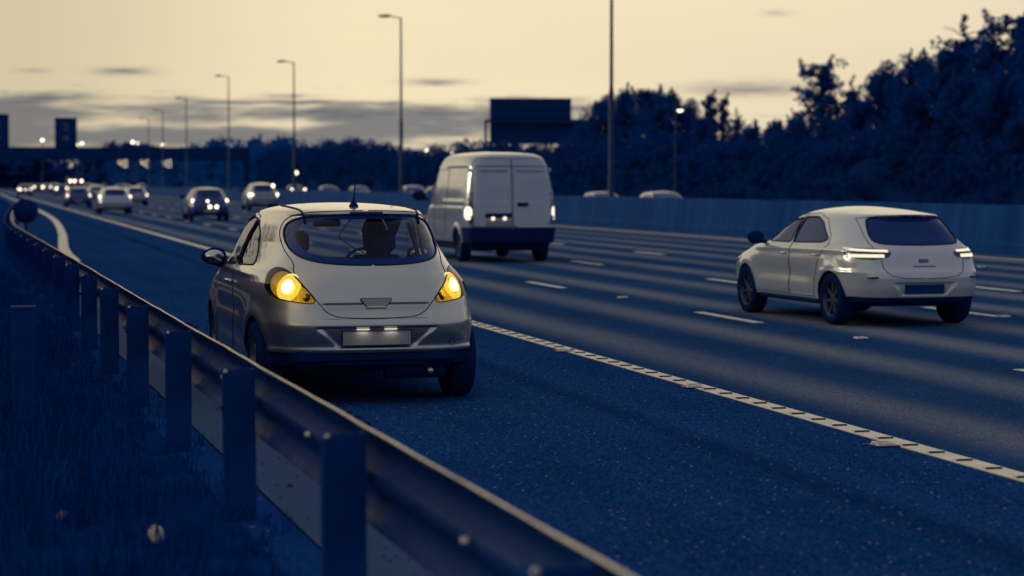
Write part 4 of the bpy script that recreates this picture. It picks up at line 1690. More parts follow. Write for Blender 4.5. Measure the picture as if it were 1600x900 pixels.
def add_wheels(root, sh, yws, rad, width, rim, xw, cache={}, alloy='dark_alloy'):
    key = (rad, width, rim, 7, alloy)
    if key not in cache:
        cache[key] = wheel_meshes(*key)
    tm, rm = cache[key]
    for y in yws:
        for sx in (-1, 1):
            w = link_mesh('wheel', tm, root)
            w.location = (sx * (xw - width / 2), y, rad)
            if sx < 0:
                w.rotation_euler = (0, 0, pi)
            link_mesh('rim', rm, w)


KITS = {}


def assemble(kind, root, paint):
    """Hang copies of a kind's panels on the root."""
    made = {}
    for p in KITS[kind]['parts']:
        o = link_mesh(p['name'], p['me'])
        if p.get('paint') or p['name'] == 'body':
            if p['me'].materials[0] is None:
                o.material_slots[0].link = 'OBJECT'
            o.material_slots[0].link = 'OBJECT'
            o.material_slots[0].material = paint
        par = root
        if p.get('under'):
            par = made.get((p['under'], p.get('side')), made.get((p['under'], None), root))
        o.parent = par
        made[(p['name'], p.get('side'))] = o
    return made


def arch(yw, zw, r, zb, n=18):
    a0 = 0
    pts = [('s', yw - r, zb - .15)]
    for k in range(n + 1):
        a = pi - pi * k / n
        pts.append(('s', yw + r * cos(a), zw + r * sin(a)))
    pts.append(('s', yw + r, zb - .15))
    return pts


# ------------------------------------------------------------------ the parked silver car
def silver_disp(x, y, z, phi):
    d = np.zeros_like(x)
    side = ss(.60, .75, x)
    for yw in (.66, 3.17):
        r = np.sqrt((y - yw) ** 2 + (z - .31) ** 2)
        d += side * .016 * np.exp(-((r - .375) / .060) ** 2) * ss(.12, .3, z)
    d += side * .010 * np.exp(-((z - .955) / .028) ** 2) * ss(.5, 1.0, y) * ss(3.4, 2.8, y)
    d -= side * .012 * np.exp(-((z - .66) / .07) ** 2) * ss(1.0, 1.4, y) * ss(2.9, 2.6, y)
    rear = ss(1.15, .95, phi)
    w = .285 + (z - .44) / .145 * .165
    ins = ss(w + .026, w - .026, x) * ss(.428, .446, z) * ss(.592, .582, z) * rear
    d -= .017 * ins
    low = ss(.768, .752, z) * ss(.645, .665, z) * ss(.445, .37, x) * rear
    d -= (.006 + .014 * ss(.76, .67, z)) * low
    d += rear * .013 * np.exp(-((z - .415) / .022) ** 2)
    return d


SIL = Shell(.30, 1.503,
            W=[(.20, .81), (.30, .835), (.45, .862), (.62, .868), (.80, .858), (.92, .832), (1.00, .795), (1.05, .772), (1.15, .738), (1.28, .692), (1.38, .642), (1.435, .588), (1.463, .51), (1.486, .36), (1.503, 0)],
            R=[(.20, .10), (.39, .060), (.45, .042), (.55, .008), (.60, .002), (.66, .020), (.72, .042), (.80, .062), (.95, .115), (1.05, .172), (1.2, .275), (1.35, .395), (1.405, .445), (1.425, .432), (1.442, .44), (1.456, .52), (1.475, .82), (1.492, 1.25), (1.503, 1.70)],
            F=[(.20, 3.86), (.30, 3.95), (.5, 4.0), (.65, 3.96), (.78, 3.78), (.88, 3.46), (.96, 3.14), (1.0, 2.98), (1.15, 2.72), (1.3, 2.45), (1.4, 2.24), (1.46, 2.06), (1.49, 1.90), (1.503, 1.70)],
            nr=[(.3, 5.4), (.9, 5.0), (1.0, 3.9), (1.2, 3.0), (1.40, 2.75), (1.45, 2.9), (1.5, 2.6)], nf=[(.3, 6), (.9, 6), (1.0, 6.5), (1.3, 6.5), (1.45, 5), (1.5, 2.6)], yc=[(1.15, 2.15), (1.3, 2.02), (1.4, 1.88), (1.46, 1.80), (1.503, 1.70)], disp=silver_disp)

S_LAMP = [('r', .432, .758), ('r', .515, .872), ('r', .590, .985), ('r', .655, 1.030), ('r', .715, 1.000), ('r', .762, .930), ('r', .775, .860), ('r', .735, .805), ('r', .600, .773)]
S_GATE = [('p', -.2, .652), ('r', .25, .658), ('r', .37, .695), ('r', .428, .760), ('r', .512, .875), ('r', .588, .990), ('r', .565, 1.055), ('r', .605, 1.15), ('r', .608, 1.27), ('r', .560, 1.375), ('r', .47, 1.428), ('r', .25, 1.447), ('p', -.2, 1.451)]
S_WIN = [('p', -.2, 1.042), ('r', .22, 1.046), ('r', .44, 1.068), ('r', .545, 1.115), ('r', .585, 1.20), ('r', .582, 1.29), ('r', .540, 1.365), ('r', .43, 1.405), ('r', .22, 1.421), ('p', -.2, 1.424)]
S_CLEAR = [('p', -.2, 1.092), ('r', .22, 1.095), ('r', .40, 1.110), ('r', .485, 1.150), ('r', .520, 1.22), ('r', .515, 1.29), ('r', .480, 1.345), ('r', .39, 1.374), ('r', .22, 1.386), ('p', -.2, 1.389)]
S_DOORWIN = [('s', 1.70, 1.372), ('s', 2.0, 1.395), ('s', 2.28, 1.34), ('s', 2.62, 1.18), ('s', 2.98, .985), ('s', 2.5, .985), ('s', 1.985, .992)]
S_QUARTER = [('s', 1.60, 1.36), ('s', 1.64, 1.352), ('s', 1.91, .998), ('s', 1.10, 1.020), ('s', 1.17, 1.12), ('s', 1.36, 1.27)]
S_DOOR = [('s', 1.88, .31), ('s', 1.70, .42), ('s', 1.66, .60), ('s', 1.74, .82), ('s', 1.90, .965), ('s', 1.63, 1.395), ('s', 1.98, 1.425), ('s', 2.32, 1.365), ('s', 2.68, 1.195), ('s', 3.06, .972), ('s', 3.00, .31)]
regions = [
    dict(name='tail_lamp', poly=S_LAMP, pair=True, off=.006, mat=None, bowl=None),
    dict(name='rear_window', poly=S_CLEAR, off=-.004, mat=M['clear_glass'], under='tailgate'),
    dict(name='window_border', poly=S_WIN, off=-.003, mat=M['dark_glass'], under='tailgate'),
    dict(name='tailgate', poly=S_GATE, paint=True, opaque=True),
    dict(name='side_window', poly=S_DOORWIN, pair=True, off=-.006, mat=M['clear_glass'], under='door', fillet=.05),
    dict(name='quarter_window', poly=S_QUARTER, pair=True, off=-.006, mat=M['clear_glass'], fillet=.05),
    dict(name='windscreen', poly=[('f', -.01, 1.01), ('f', .55, 1.01), ('f', .66, 1.03), ('f', .52, 1.38), ('f', .40, 1.42), ('p', pi + .2, 1.425), ('p', pi + .2, 1.01)], off=-.006, mat=M['clear_glass'], round=1),
    dict(name='headlight', poly=[('f', .50, .70), ('f', .55, .86), ('f', .78, .86), ('f', .80, .72)], pair=True, mat=M['lamp_dark'], round=2),
    dict(name='wheel_opening', poly=arch(.66, .31, .335, .30), hole=True, round=0),
    dict(name='wheel_opening', poly=arch(3.17, .31, .335, .30), hole=True, round=0),
    dict(name='door', poly=S_DOOR, pair=True, paint=True, opaque=True, fillet=.06),
    dict(name='valance', poly=[('p', -.2, .1), ('p', -.2, .393), ('r', .6, .398), ('r', .79, .408), ('s', .36, .41), ('s', .36, .1)], mat=M['plastic'], off=-.012, round=0),
    dict(name='rear_bumper', poly=[('p', -.2, .1), ('p', -.2, .80), ('r', .55, .80), ('r', .735, .803), ('s', .50, .74), ('s', .36, .60), ('s', .30, .1)], paint=True, opaque=True, round=0),
]


def amber_glass():
    return thin_glass('amber_lens', (0.97, 0.76, 0.20), 0.05)


M['amber_lens'] = amber_glass()
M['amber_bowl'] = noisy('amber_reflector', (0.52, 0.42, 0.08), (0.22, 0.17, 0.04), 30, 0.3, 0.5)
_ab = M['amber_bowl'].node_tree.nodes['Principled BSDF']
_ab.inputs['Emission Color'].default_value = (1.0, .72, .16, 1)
_ab.inputs['Emission Strength'].default_value = .22  # bulb light on the reflector, put in as a glow of its own
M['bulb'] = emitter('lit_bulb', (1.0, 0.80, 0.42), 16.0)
M['halo_glow'] = emitter('lamp_halo', (1.0, 0.78, 0.30), 1.1)
regions[0]['mat'] = M['amber_lens']
regions[0]['bowl'] = M['amber_bowl']
KITS['silver'] = dict(parts=make_shell(SIL, regions, 128, 104, 1.40, 2))
silver_regions = {r['name']: r for r in regions}

# rear axle of the parked car, from the photograph's ground contact
car = thing('silver_hatchback', 'silver three-door hatchback stopped on the hard shoulder with lit yellow tail lamps', 'car', (2.905, 15.95, 0), radians(0.7))
made = assemble('silver', car, M['silver'])
pl = []
seams(SIL, regions, ('tailgate', 'tail_lamp', 'door'), .0040, 'panel_seal', car)
seams(SIL, regions, ('window_border', 'side_window', 'quarter_window'), .0075, 'window_seal', car)
# black print round the rear glass
add_wheels(car, SIL, (.66, 3.17), .305, .20, .20, .850, alloy='alloy')
ub = MB()
ub.box((0, 1.95, .36), (1.46, 3.2, .22), bev=.05)
ub.box((0, .32, .37), (1.25, .5, .18), bev=.06)
for yw in (.66, 3.17):
    for sx in (-1, 1):
        pts = []
        prof_ = []
        n = 14
        rows = []
        for xx in (.50, .79):
            rows.append([(sx * xx, yw + .345 * cos(pi - pi * k / n), max(.25, .31 + .345 * sin(pi - pi * k / n))) for k in range(n + 1)])
        ub.sheet(rows)
        ub.add([rows[0][k] for k in range(n + 1)], [tuple(range(n + 1))])
ub.build('underbody', M['plastic'], car)
MB().tube([(-.62, .66, .30), (.62, .66, .30)], .05, 10).build('rear_axle', M['plastic'], car)
MB().tube([(.10, .24, .265), (.55, .24, .265)], .085, 14).build('silencer', M['plastic'], car)
MB().tube([(.42, .22, .26), (.42, .06, .245)], .022, 12).build('exhaust', M['bolt'], car)


def on_rear(sh, pts2, off=0.0):
    ph = np.array([sh.phi_r(x, z) for x, z in pts2])
    z = np.array([float(b) for a, b in pts2])
    return sh.pts(ph, z) + sh.nrm(ph, z) * off


gate = made[('tailgate', None)]
bump = made[('rear_bumper', None)]
# boot handle: a bright pull bar in a shallow cup
y0 = SIL.rear_y(0, .77)
hb = MB()
hb.prism([(-.112, .800), (.112, .800), (.112, .788), (.075, .742), (-.075, .742), (-.112, .788)], 'y', y0 - .016, y0 + .02)
hb.build('boot_handle', M['silver'], gate)
MB().box((0, y0 - .006, .733), (.150, .05, .020), bev=.006).build('handle_lip', M['silver'], gate)
MB().tube([(-.118, y0 - .004, .80), (.118, y0 - .004, .80), (.116, y0 - .006, .787), (.078, y0 + .002, .739), (-.078, y0 + .002, .739), (-.116, y0 - .006, .787)], .0035, 5, closed=True).build('handle_seal', M['seal'], gate)
# number plate, its edge and its two lights
yp = SIL.rear_y(0, .51)
np_ = MB().box((0, yp - .006, .508), (.52, .008, .112), bev=.002).build('number_plate', M['plate'], car)
fr = MB()
for (cx, cz, w_, h_) in ((0, .566, .53, .006), (0, .450, .53, .006), (-.263, .508, .006, .112), (.263, .508, .006, .112)):
    fr.box((cx, yp - .008, cz), (w_, .010, h_))
fr.build('plate_frame', M['seal'], np_)
for sx in (-1, 1):
    l = MB().box((sx * .105, yp - .006, .572), (.10, .022, .012), bev=.004).build('plate_lamp', M['plate_lamp'], car)
for sx in (-1, 1):
    pl_l = bpy.data.lights.new('plate_light', 'AREA')
    pl_l.shape = 'RECTANGLE'
    pl_l.size, pl_l.size_y = .08, .02
    pl_l.energy = .07
    pl_l.color = (1, .88, .62)
    pl_o = bpy.data.objects.new('plate_light', pl_l)
    COL.objects.link(pl_o)
    pl_o.parent = car
    pl_o.location = (sx * .105, yp - .030, .574)
    pl_o.rotation_euler = (radians(18), 0, 0)
# roof end: lip spoiler brake light, aerial, roof strips
zb = 1.4335
yb = float(on_rear(SIL, [(0.0, zb)])[0][1])
MB().box((0, yb + .012, zb), (.255, .04, .021), bev=.006).build('brake_light', M['lamp_dark'], gate)
za_ = SIL.surf_z(0, .86)
ae = MB().lathe([(za_ - .01, .040), (za_ + .01, .036), (za_ + .045, .012), (za_ + .06, .009)], 16, 'z', (-.02, .86, 0)).build('aerial_base', M['plastic'], car)
MB().tube([(-.02, .86, za_ + .05), (-.02, .80, za_ + .17), (-.02, .73, za_ + .335)], [.0055, .004, .003], 8).build('aerial', M['plastic'], ae)
rsb = MB()
for sx in (-1, 1):
    rsb.tube([(sx * xx, yy, SIL.surf_z(xx, yy) + .001) for xx, yy in [(.445 + .02 * sin(k / 11 * pi), .60 + k * .11) for k in range(12)]], .009, 6)
rsb.build('roof_strip', M['seal'], car)
# reflectors and the tow eye cap in the bumper
rf = MB()
p_ = on_rear(SIL, [(.59, .462)], .001)[0]
rf.tube([tuple(on_rear(SIL, [(.59 + .026 * cos(a), .462 + .026 * sin(a))], .0005)[0]) for a in [2 * pi * k / 20 for k in range(20)]], .0022, 5, closed=True)
rf.build('tow_cap', M['seal'], bump)
# door handles, mirrors
for sx in (-1, 1):
    dr = made[('door', sx)]
    ph = SIL.phi_s(1.93, .86)
    c_ = SIL.pts(np.array([ph]), np.array([.86]))[0]
    MB().tube([(sx * (c_[0] + .006), 1.83, .862), (sx * (c_[0] + .030), 1.87, .864), (sx * (c_[0] + .032), 1.99, .866), (sx * (c_[0] + .006), 2.03, .868)], [.012, .015, .015, .011], 8).build('door_handle', M['silver'], dr)
    mx = MB()
    m_ = bmesh.new()
    bmesh.ops.create_uvsphere(m_, u_segments=20, v_segments=12, radius=1)
    for v in m_.verts:
        v.co.x *= .108
        v.co.y = v.co.y * .075 if v.co.y > 0 else v.co.y * .03
        v.co.z *= .076 * (1 - .15 * sx * v.co.x / .125)
    vv = [(v.co.x + sx * .895, v.co.y + 2.70, v.co.z + 1.035) for v in m_.verts]
    m_.verts.index_update()
    ffx = [tuple(v.index for v in f.verts) for f in m_.faces]
    m_.free()
    mx.add(vv, ffx, True)
    mx.tube([(sx * .77, 2.78, .965), (sx * .84, 2.76, .975), (sx * .88, 2.72, .99)], [.04, .035, .03], 10)
    mo = mx.build('door_mirror', M['plastic'], car)
    mg = MB().lathe([(-.002, 0), (-.002, .98), (.004, 1.0)], 24, 'y').mesh('mirror_glass', M['mirror_glass'])
    for v in mg.vertices:
        v.co = (v.co.x * .084 + sx * .895, v.co.y + 2.668, v.co.z * .058 + 1.035)
    link_mesh('mirror_glass', mg, mo)
# lamp innards: bulb, small reversing lens, glow on the panels round the lit lens
for sx in (-1, 1):
    lo = made[('tail_lamp', sx)]
    p_ = on_rear(SIL, [(.655, .895)], -.022)[0]
    n_ = SIL.nrm(np.array([SIL.phi_r(.655, .895)]), np.array([.895]))[0]
    rot = Vector((sx * n_[0], n_[1], n_[2])).to_track_quat('Z', 'Y').to_matrix()
    bb_ = MB()
    prof_ = [(-.012, 0), (-.010, .040), (0, .056), (.010, .040), (.012, 0)]
    tmp = MB().lathe(prof_, 24, 'z')
    bb_.add([rot @ Vector(v) + Vector((sx * p_[0], p_[1], p_[2])) for v in tmp.v], tmp.f, True)
    bb_.build('bulb', M['bulb'], lo)
    p2 = on_rear(SIL, [(.520, .812)], -.012)[0]
    tmp = MB().lathe([(-.01, 0), (-.01, .030), (.004, .030), (.008, 0)], 20, 'z')
    b2 = MB()
    b2.add([rot @ Vector(v) + Vector((sx * p2[0], p2[1], p2[2])) for v in tmp.v], tmp.f, True)
    b2.build('small_lens', M['lamp_dark'], lo)
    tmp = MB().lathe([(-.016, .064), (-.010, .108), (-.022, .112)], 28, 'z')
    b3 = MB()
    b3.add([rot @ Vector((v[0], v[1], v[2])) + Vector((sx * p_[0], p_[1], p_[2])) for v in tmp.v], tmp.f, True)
    b3.build('halo_ring', M['halo_glow'], lo)  # added glowing ring that paints the halo round the bulb
    L = bpy.data.lights.new('tail_glow', 'POINT')  # added light hung outside the lens for the yellow glow on the panels
    L.energy = 2.6
    L.color = (1.0, 0.72, 0.08)
    L.shadow_soft_size = .05
    lo_ = bpy.data.objects.new('tail_glow', L)
    COL.objects.link(lo_)
    lo_.parent = car
    q_ = on_rear(SIL, [(.640, .895)], .085)[0]
    lo_.location = (sx * q_[0], q_[1], q_[2])

# cabin: rear bench, front seats with headrests, dash, wheel, inside mirror
rb = MB().box((0, 1.12, .80), (1.15, .16, .42), Matrix.Rotation(radians(-14), 3, 'X'), bev=.05)
rb.build('rear_seat', M['cloth'], car)
MB().box((0, .66, .99), (1.05, .55, .03), bev=.01).build('parcel_shelf', M['trim'], car)
for sx in (-1, 1):
    s_ = MB().box((sx * .36, 1.86, .74), (.48, .15, .66), Matrix.Rotation(radians(-13), 3, 'X'), bev=.06)
    s_.box((sx * .36, 2.16, .45), (.48, .52, .16), bev=.05)
    so = s_.build('front_seat', M['cloth'], car)
    MB().box((sx * .36, 1.765, 1.175), (.27, .10, .19), Matrix.Rotation(radians(-10), 3, 'X'), bev=.045).box((sx * .36, 1.79, 1.06), (.10, .03, .16)).build('headrest', M['cloth'], so)
MB().box((0, 2.78, .86), (1.32, .50, .26), bev=.08).build('dashboard', M['trim'], car)
MB().tube([(.36 + .185 * cos(a), 2.40 + .07 * sin(a), .93 + .17 * sin(a)) for a in [2 * pi * k / 28 for k in range(28)]], .014, 8, closed=True).tube([(.36, 2.40, .93), (.36, 2.62, .84)], .03, 8).build('steering_wheel', M['trim'], car)
MB().box((0, 2.22, 1.325), (.24, .05, .065), bev=.02).tube([(0, 2.24, 1.34), (0, 2.27, 1.40)], .012, 6).build('inside_mirror', M['trim'], car)
for sx in (-1, 1):
    MB().tube([(sx * .585, 1.66, 1.33), (sx * .67, 1.76, 1.12), (sx * .73, 1.85, .95)], .022, 6).build('pillar_trim', M['trim'], car)

# ---- the driver: one continuous skinned body
def person_at(world, rotz):
    J = {  # joint: (x, y, z, rx, ry)
        'pelvis': (0, 0, .56, .16, .13), 'waist': (0, -.05, .74, .14, .11), 'chest': (0, -.07, .93, .175, .12), 'neck0': (0, -.05, 1.07, .085, .075), 'neck': (0, -.035, 1.135, .060, .060),
        'head0': (0, -.012, 1.205, .075, .088), 'head1': (0, -.015, 1.29, .082, .098), 'head2': (0, -.02, 1.355, .058, .070), 'nose': (0, .085, 1.245, .016, .016),
    }
    V, E, Rr_ = [], [], []

    def add(p, r, parent=None):
        V.append(p[:3])
        Rr_.append(r)
        if parent is not None:
            E.append((parent, len(V) - 1))
        return len(V) - 1
    pe = add(J['pelvis'], J['pelvis'][3:])
    wa = add(J['waist'], J['waist'][3:], pe)
    ch = add(J['chest'], J['chest'][3:], wa)
    n0 = add(J['neck0'], J['neck0'][3:], ch)
    nk = add(J['neck'], J['neck'][3:], n0)
    h0 = add(J['head0'], J['head0'][3:], nk)
    h1 = add(J['head1'], J['head1'][3:], h0)
    add(J['head2'], J['head2'][3:], h1)
    add(J['nose'], J['nose'][3:], h0)
    for sx in (-1, 1):
        add((sx * .085, -.015, 1.235), (.014, .022), h0)      # ear
        sh_ = add((sx * .185, -.06, 1.00), (.075, .075), ch)
        el = add((sx * .27, .12, .80), (.048, .048), sh_)
        wr = add((sx * .20, .36, .94), (.032, .032), el)
        pa = add((sx * .19, .43, .965), (.036, .022), wr)
        for k in range(4):
            a = add((sx * (.175 + .018 * k), .475 - .004 * k, .99 - .012 * k), (.010, .010), pa)
            b_ = add((sx * (.168 + .017 * k), .495 - .006 * k, .965 - .014 * k), (.0085, .0085), a)
            add((sx * (.165 + .016 * k), .470, .950 - .014 * k), (.0075, .0075), b_)
        a = add((sx * .155, .43, .975), (.011, .011), pa)
        add((sx * .140, .455, .985), (.009, .009), a)
        hp = add((sx * .10, .10, .55), (.095, .085), pe)
        kn = add((sx * .14, .50, .62), (.065, .065), hp)
        an = add((sx * .13, .82, .30), (.045, .045), kn)
        add((sx * .13, .95, .30), (.035, .030), an)
    me = bpy.data.meshes.new('person')
    me.from_pydata(V, E, [])
    o = link_mesh('person', me)
    o.modifiers.new('skin', 'SKIN')
    sv = me.skin_vertices[0].data
    for i, r in enumerate(Rr_):
        sv[i].radius = r
    sv[0].use_root = True
    s2 = o.modifiers.new('smooth', 'SUBSURF')
    s2.levels = s2.render_levels = 2
    me.materials.append(M['jacket'])
    o.location = world
    o.rotation_euler = (0, 0, rotz)
    # hair as a cap over the skull
    hm = bmesh.new()
    bmesh.ops.create_uvsphere(hm, u_segments=24, v_segments=16, radius=1)
    for v in list(hm.verts):
        if v.co.y > .45 and v.co.z < .45 or v.co.z < -.55:
            hm.verts.remove(v)
    for v in hm.verts:
        w_ = 1 + .03 * sin(v.co.x * 13 + v.co.z * 9) + .02 * sin(v.co.y * 17)
        v.co = Vector((v.co.x * .100 * w_, v.co.y * .122 * w_ - .022, v.co.z * .125 * w_ + 1.285))
    hme = bpy.data.meshes.new('hair')
    hm.to_mesh(hme)
    hm.free()
    for p in hme.polygons:
        p.use_smooth = True
    hme.materials.append(M['hair'])
    link_mesh('hair', hme, o)
    fe = MB()
    for sx in (-1, 1):
        fe.lathe([(-.006, 0), (-.004, .010), (.004, .012), (.008, 0)], 10, 'y', (sx * .032, .072, 1.265))
    fe.box((0, .072, 1.205), (.045, .012, .010), bev=.004)
    fe.build('face', M['skin'], o)
    return tag(o, 'driver in dark clothes sitting at the wheel, seen as a silhouette through the rear window', 'person')


mw = Matrix.Translation(Vector(car.location)) @ Matrix.Rotation(car.rotation_euler.z, 4, 'Z')
person_at(mw @ Vector((.35, 1.98, -.03)), car.rotation_euler.z)

# ------------------------------------------------------------------ five-door hatchback (the white one, and the far traffic)
def hatch_disp(x, y, z, phi):
    d = np.zeros_like(x)
    side = ss(.62, .78, x)
    for yw in (.80, 3.44):
        r = np.sqrt((y - yw) ** 2 + (z - .32) ** 2)
        d += side * .012 * np.exp(-((r - .39) / .06) ** 2) * ss(.15, .3, z)
    # shoulder crease rising to the rear, and a scalloped lower door
    zl = .90 + .02 * ss(3.2, .5, y)
    d += side * .020 * np.exp(-((z - zl) / .03) ** 2) * ss(.3, .6, y) * ss(3.9, 3.3, y)
    d -= side * .026 * np.exp(-((z - .60) / .11) ** 2) * ss(1.1, 1.5, y) * ss(3.2, 2.9, y)
    rear = ss(1.15, .95, phi)
    w = .30 + (z - .40) / .14 * .10
    d -= .035 * ss(w + .02, w - .02, x) * ss(.385, .405, z) * ss(.548, .532, z) * rear
    d += .010 * rear * np.exp(-((z - .66) / .025) ** 2)
    return d


HAT = Shell(.30, 1.445,
            W=[(.2, .82), (.32, .868), (.5, .892), (.72, .897), (.86, .882), (.94, .852), (1.0, .815), (1.12, .76), (1.25, .69), (1.33, .63), (1.375, .555), (1.41, .42), (1.435, .22), (1.445, 0)],
            R=[(.2, .15), (.35, .05), (.5, .0), (.6, .0), (.66, .02), (.75, .06), (.9, .10), (.98, .15), (1.1, .27), (1.25, .415), (1.31, .47), (1.335, .44), (1.352, .46), (1.37, .66), (1.40, 1.0), (1.43, 1.42), (1.445, 1.80)],
            F=[(.2, 4.08), (.4, 4.24), (.6, 4.25), (.75, 4.10), (.86, 3.72), (.94, 3.30), (.99, 3.05), (1.15, 2.72), (1.3, 2.36), (1.38, 2.14), (1.43, 1.95), (1.445, 1.80)],
            nr=[(.3, 6.0), (.9, 5.6), (1.0, 4.6), (1.3, 3.8), (1.445, 2.6)], nf=[(.3, 5.5), (.9, 5.0), (1.0, 4.5), (1.3, 4.0), (1.445, 2.4)], yc=[(1.0, 2.25), (1.3, 2.08), (1.38, 1.96), (1.445, 1.80)], disp=hatch_disp)


def hatch_regions(lo):
    return [
        dict(name='tail_lamp', poly=[('r', .40, .905), ('r', .60, .955), ('r', .78, .950), ('s', .55, .925), ('s', .52, .87), ('r', .77, .825), ('r', .62, .815), ('r', .44, .845)], pair=True, off=.004, mat=M['lamp_dark'], fillet=.03),
        dict(name='rear_window', poly=[('p', -.2, .985), ('r', .40, .995), ('r', .535, 1.015), ('r', .565, 1.07), ('r', .525, 1.23), ('r', .49, 1.30), ('r', .40, 1.322), ('p', -.2, 1.328)], off=-.004, mat=M['dark_glass'], under='tailgate', round=1),
        dict(name='tailgate', poly=[('p', -.2, .585), ('r', .40, .60), ('r', .52, .68), ('r', .53, .82), ('r', .58, .94), ('r', .61, 1.02), ('r', .575, 1.22), ('r', .54, 1.33), ('p', -.2, 1.352)], paint=True, opaque=True, round=1),
        dict(name='side_window', poly=[('s', 2.05, 1.30), ('s', 2.30, 1.265), ('s', 2.62, 1.14), ('s', 3.05, .985), ('s', 2.10, .985)], pair=True, off=-.005, mat=M['dark_glass'], fillet=.035),
        dict(name='side_window', poly=[('s', 1.98, 1.31), ('s', 2.03, .985), ('s', 1.18, 1.005), ('s', 1.06, 1.05), ('s', 1.40, 1.25), ('s', 1.62, 1.315)], pair=True, off=-.005, mat=M['dark_glass'], fillet=.035),
        dict(name='windscreen', poly=[('f', -.01, 1.0), ('f', .60, 1.0), ('f', .68, 1.03), ('f', .54, 1.34), ('f', .40, 1.38), ('p', pi + .2, 1.385), ('p', pi + .2, 1.0)], off=-.005, mat=M['dark_glass'], round=1),
        dict(name='headlight', poly=[('f', .50, .66), ('f', .52, .80), ('f', .80, .82), ('s', 3.72, .80), ('s', 3.75, .70)], pair=True, mat=M['lamp_dark'], round=1, off=.003),
        dict(name='wheel_opening', poly=arch(.80, .32, .35, .30, 12), hole=True, round=0),
        dict(name='wheel_opening', poly=arch(3.44, .32, .35, .30, 12), hole=True, round=0),
        dict(name='front_grille', poly=[('f', -.01, .42), ('f', .45, .42), ('f', .5, .60), ('p', pi + .2, .62), ('p', pi + .2, .42)], mat=M['plastic'], round=0),
        dict(name='rear_door', poly=[('s', 2.03, .33), ('s', 2.01, .95), ('s', 1.99, 1.345), ('s', 1.68, 1.36), ('s', 1.32, 1.29), ('s', 1.05, 1.10), ('s', 1.0, .98), ('s', 1.13, .80), ('s', 1.24, .55), ('s', 1.26, .33)], pair=True, paint=True, opaque=True, round=0),
        dict(name='front_door', poly=[('s', 2.04, .33), ('s', 2.02, .95), ('s', 2.0, 1.345), ('s', 2.34, 1.31), ('s', 2.68, 1.17), ('s', 3.10, .97), ('s', 3.06, .33)], pair=True, paint=True, opaque=True, round=0),
        dict(name='valance', poly=[('p', -.2, .1), ('p', -.2, .362), ('r', .6, .365), ('r', .82, .372), ('s', .47, .38), ('s', .47, .1)], mat=M['plastic'], off=-.012, round=0),
        dict(name='rear_bumper', poly=[('p', -.2, .1), ('p', -.2, .70), ('r', .55, .70), ('r', .80, .78), ('s', .50, .74), ('s', .40, .60), ('s', .40, .1)], paint=True, opaque=True, round=0),
    ]


hr = hatch_regions(0)
KITS['hatch'] = dict(parts=make_shell(HAT, hr, 92, 74, 1.33, 2))
hr_far = hatch_regions(1)
KITS['far_hatch'] = dict(parts=make_shell(HAT, [r for r in hr_far if r['name'] not in ('rear_door', 'front_door', 'rear_bumper', 'tail_lamp', 'headlight')], 44, 40, 1.33, 1))
for k_ in ('hatch', 'far_hatch'):
    KITS[k_]['parts'] = [p for p in KITS[k_]['parts'] if p['name'] != 'cabin_lining']


def under_box(sh, yws, r, L, w, seed=0):
    ub = MB()
    ub.box((0, L / 2, .37), (w * 1.66, L - .75, .26), bev=.05)
    for yw in yws:
        for sx in (-1, 1):
            rows = []
            n = 12
            for xx in (w * .56, w * .965):
                rows.append([(sx * xx, yw + (r + .04) * cos(pi - pi * k / n), max(.22, r + (r + .04) * sin(pi - pi * k / n))) for k in range(n + 1)])
            ub.sheet(rows)
            ub.add(rows[0], [tuple(range(n + 1))])
    return ub


hub_me = under_box(HAT, (.80, 3.44), .32, 4.25, .89).mesh('underbody', M['plastic'])


def mirror_mesh(name, xx, yy, zz, mat, s=1.0):
    mb = MB()
    m_ = bmesh.new()
    bmesh.ops.create_uvsphere(m_, u_segments=14, v_segments=10, radius=1)
    m_.verts.index_update()
    mb.add([(v.co.x * .12 * s + xx, (v.co.y * .07 if v.co.y > 0 else v.co.y * .03) * s + yy, v.co.z * .085 * s + zz) for v in m_.verts], [tuple(v.index for v in f.verts) for f in m_.faces], True)
    m_.free()
    sgn = 1 if xx > 0 else -1
    mb.tube([(xx - sgn * .16 * s, yy + .02, zz - .06 * s), (xx - sgn * .03, yy + .01, zz - .05 * s)], .03, 8)
    return mb.mesh(name, mat)


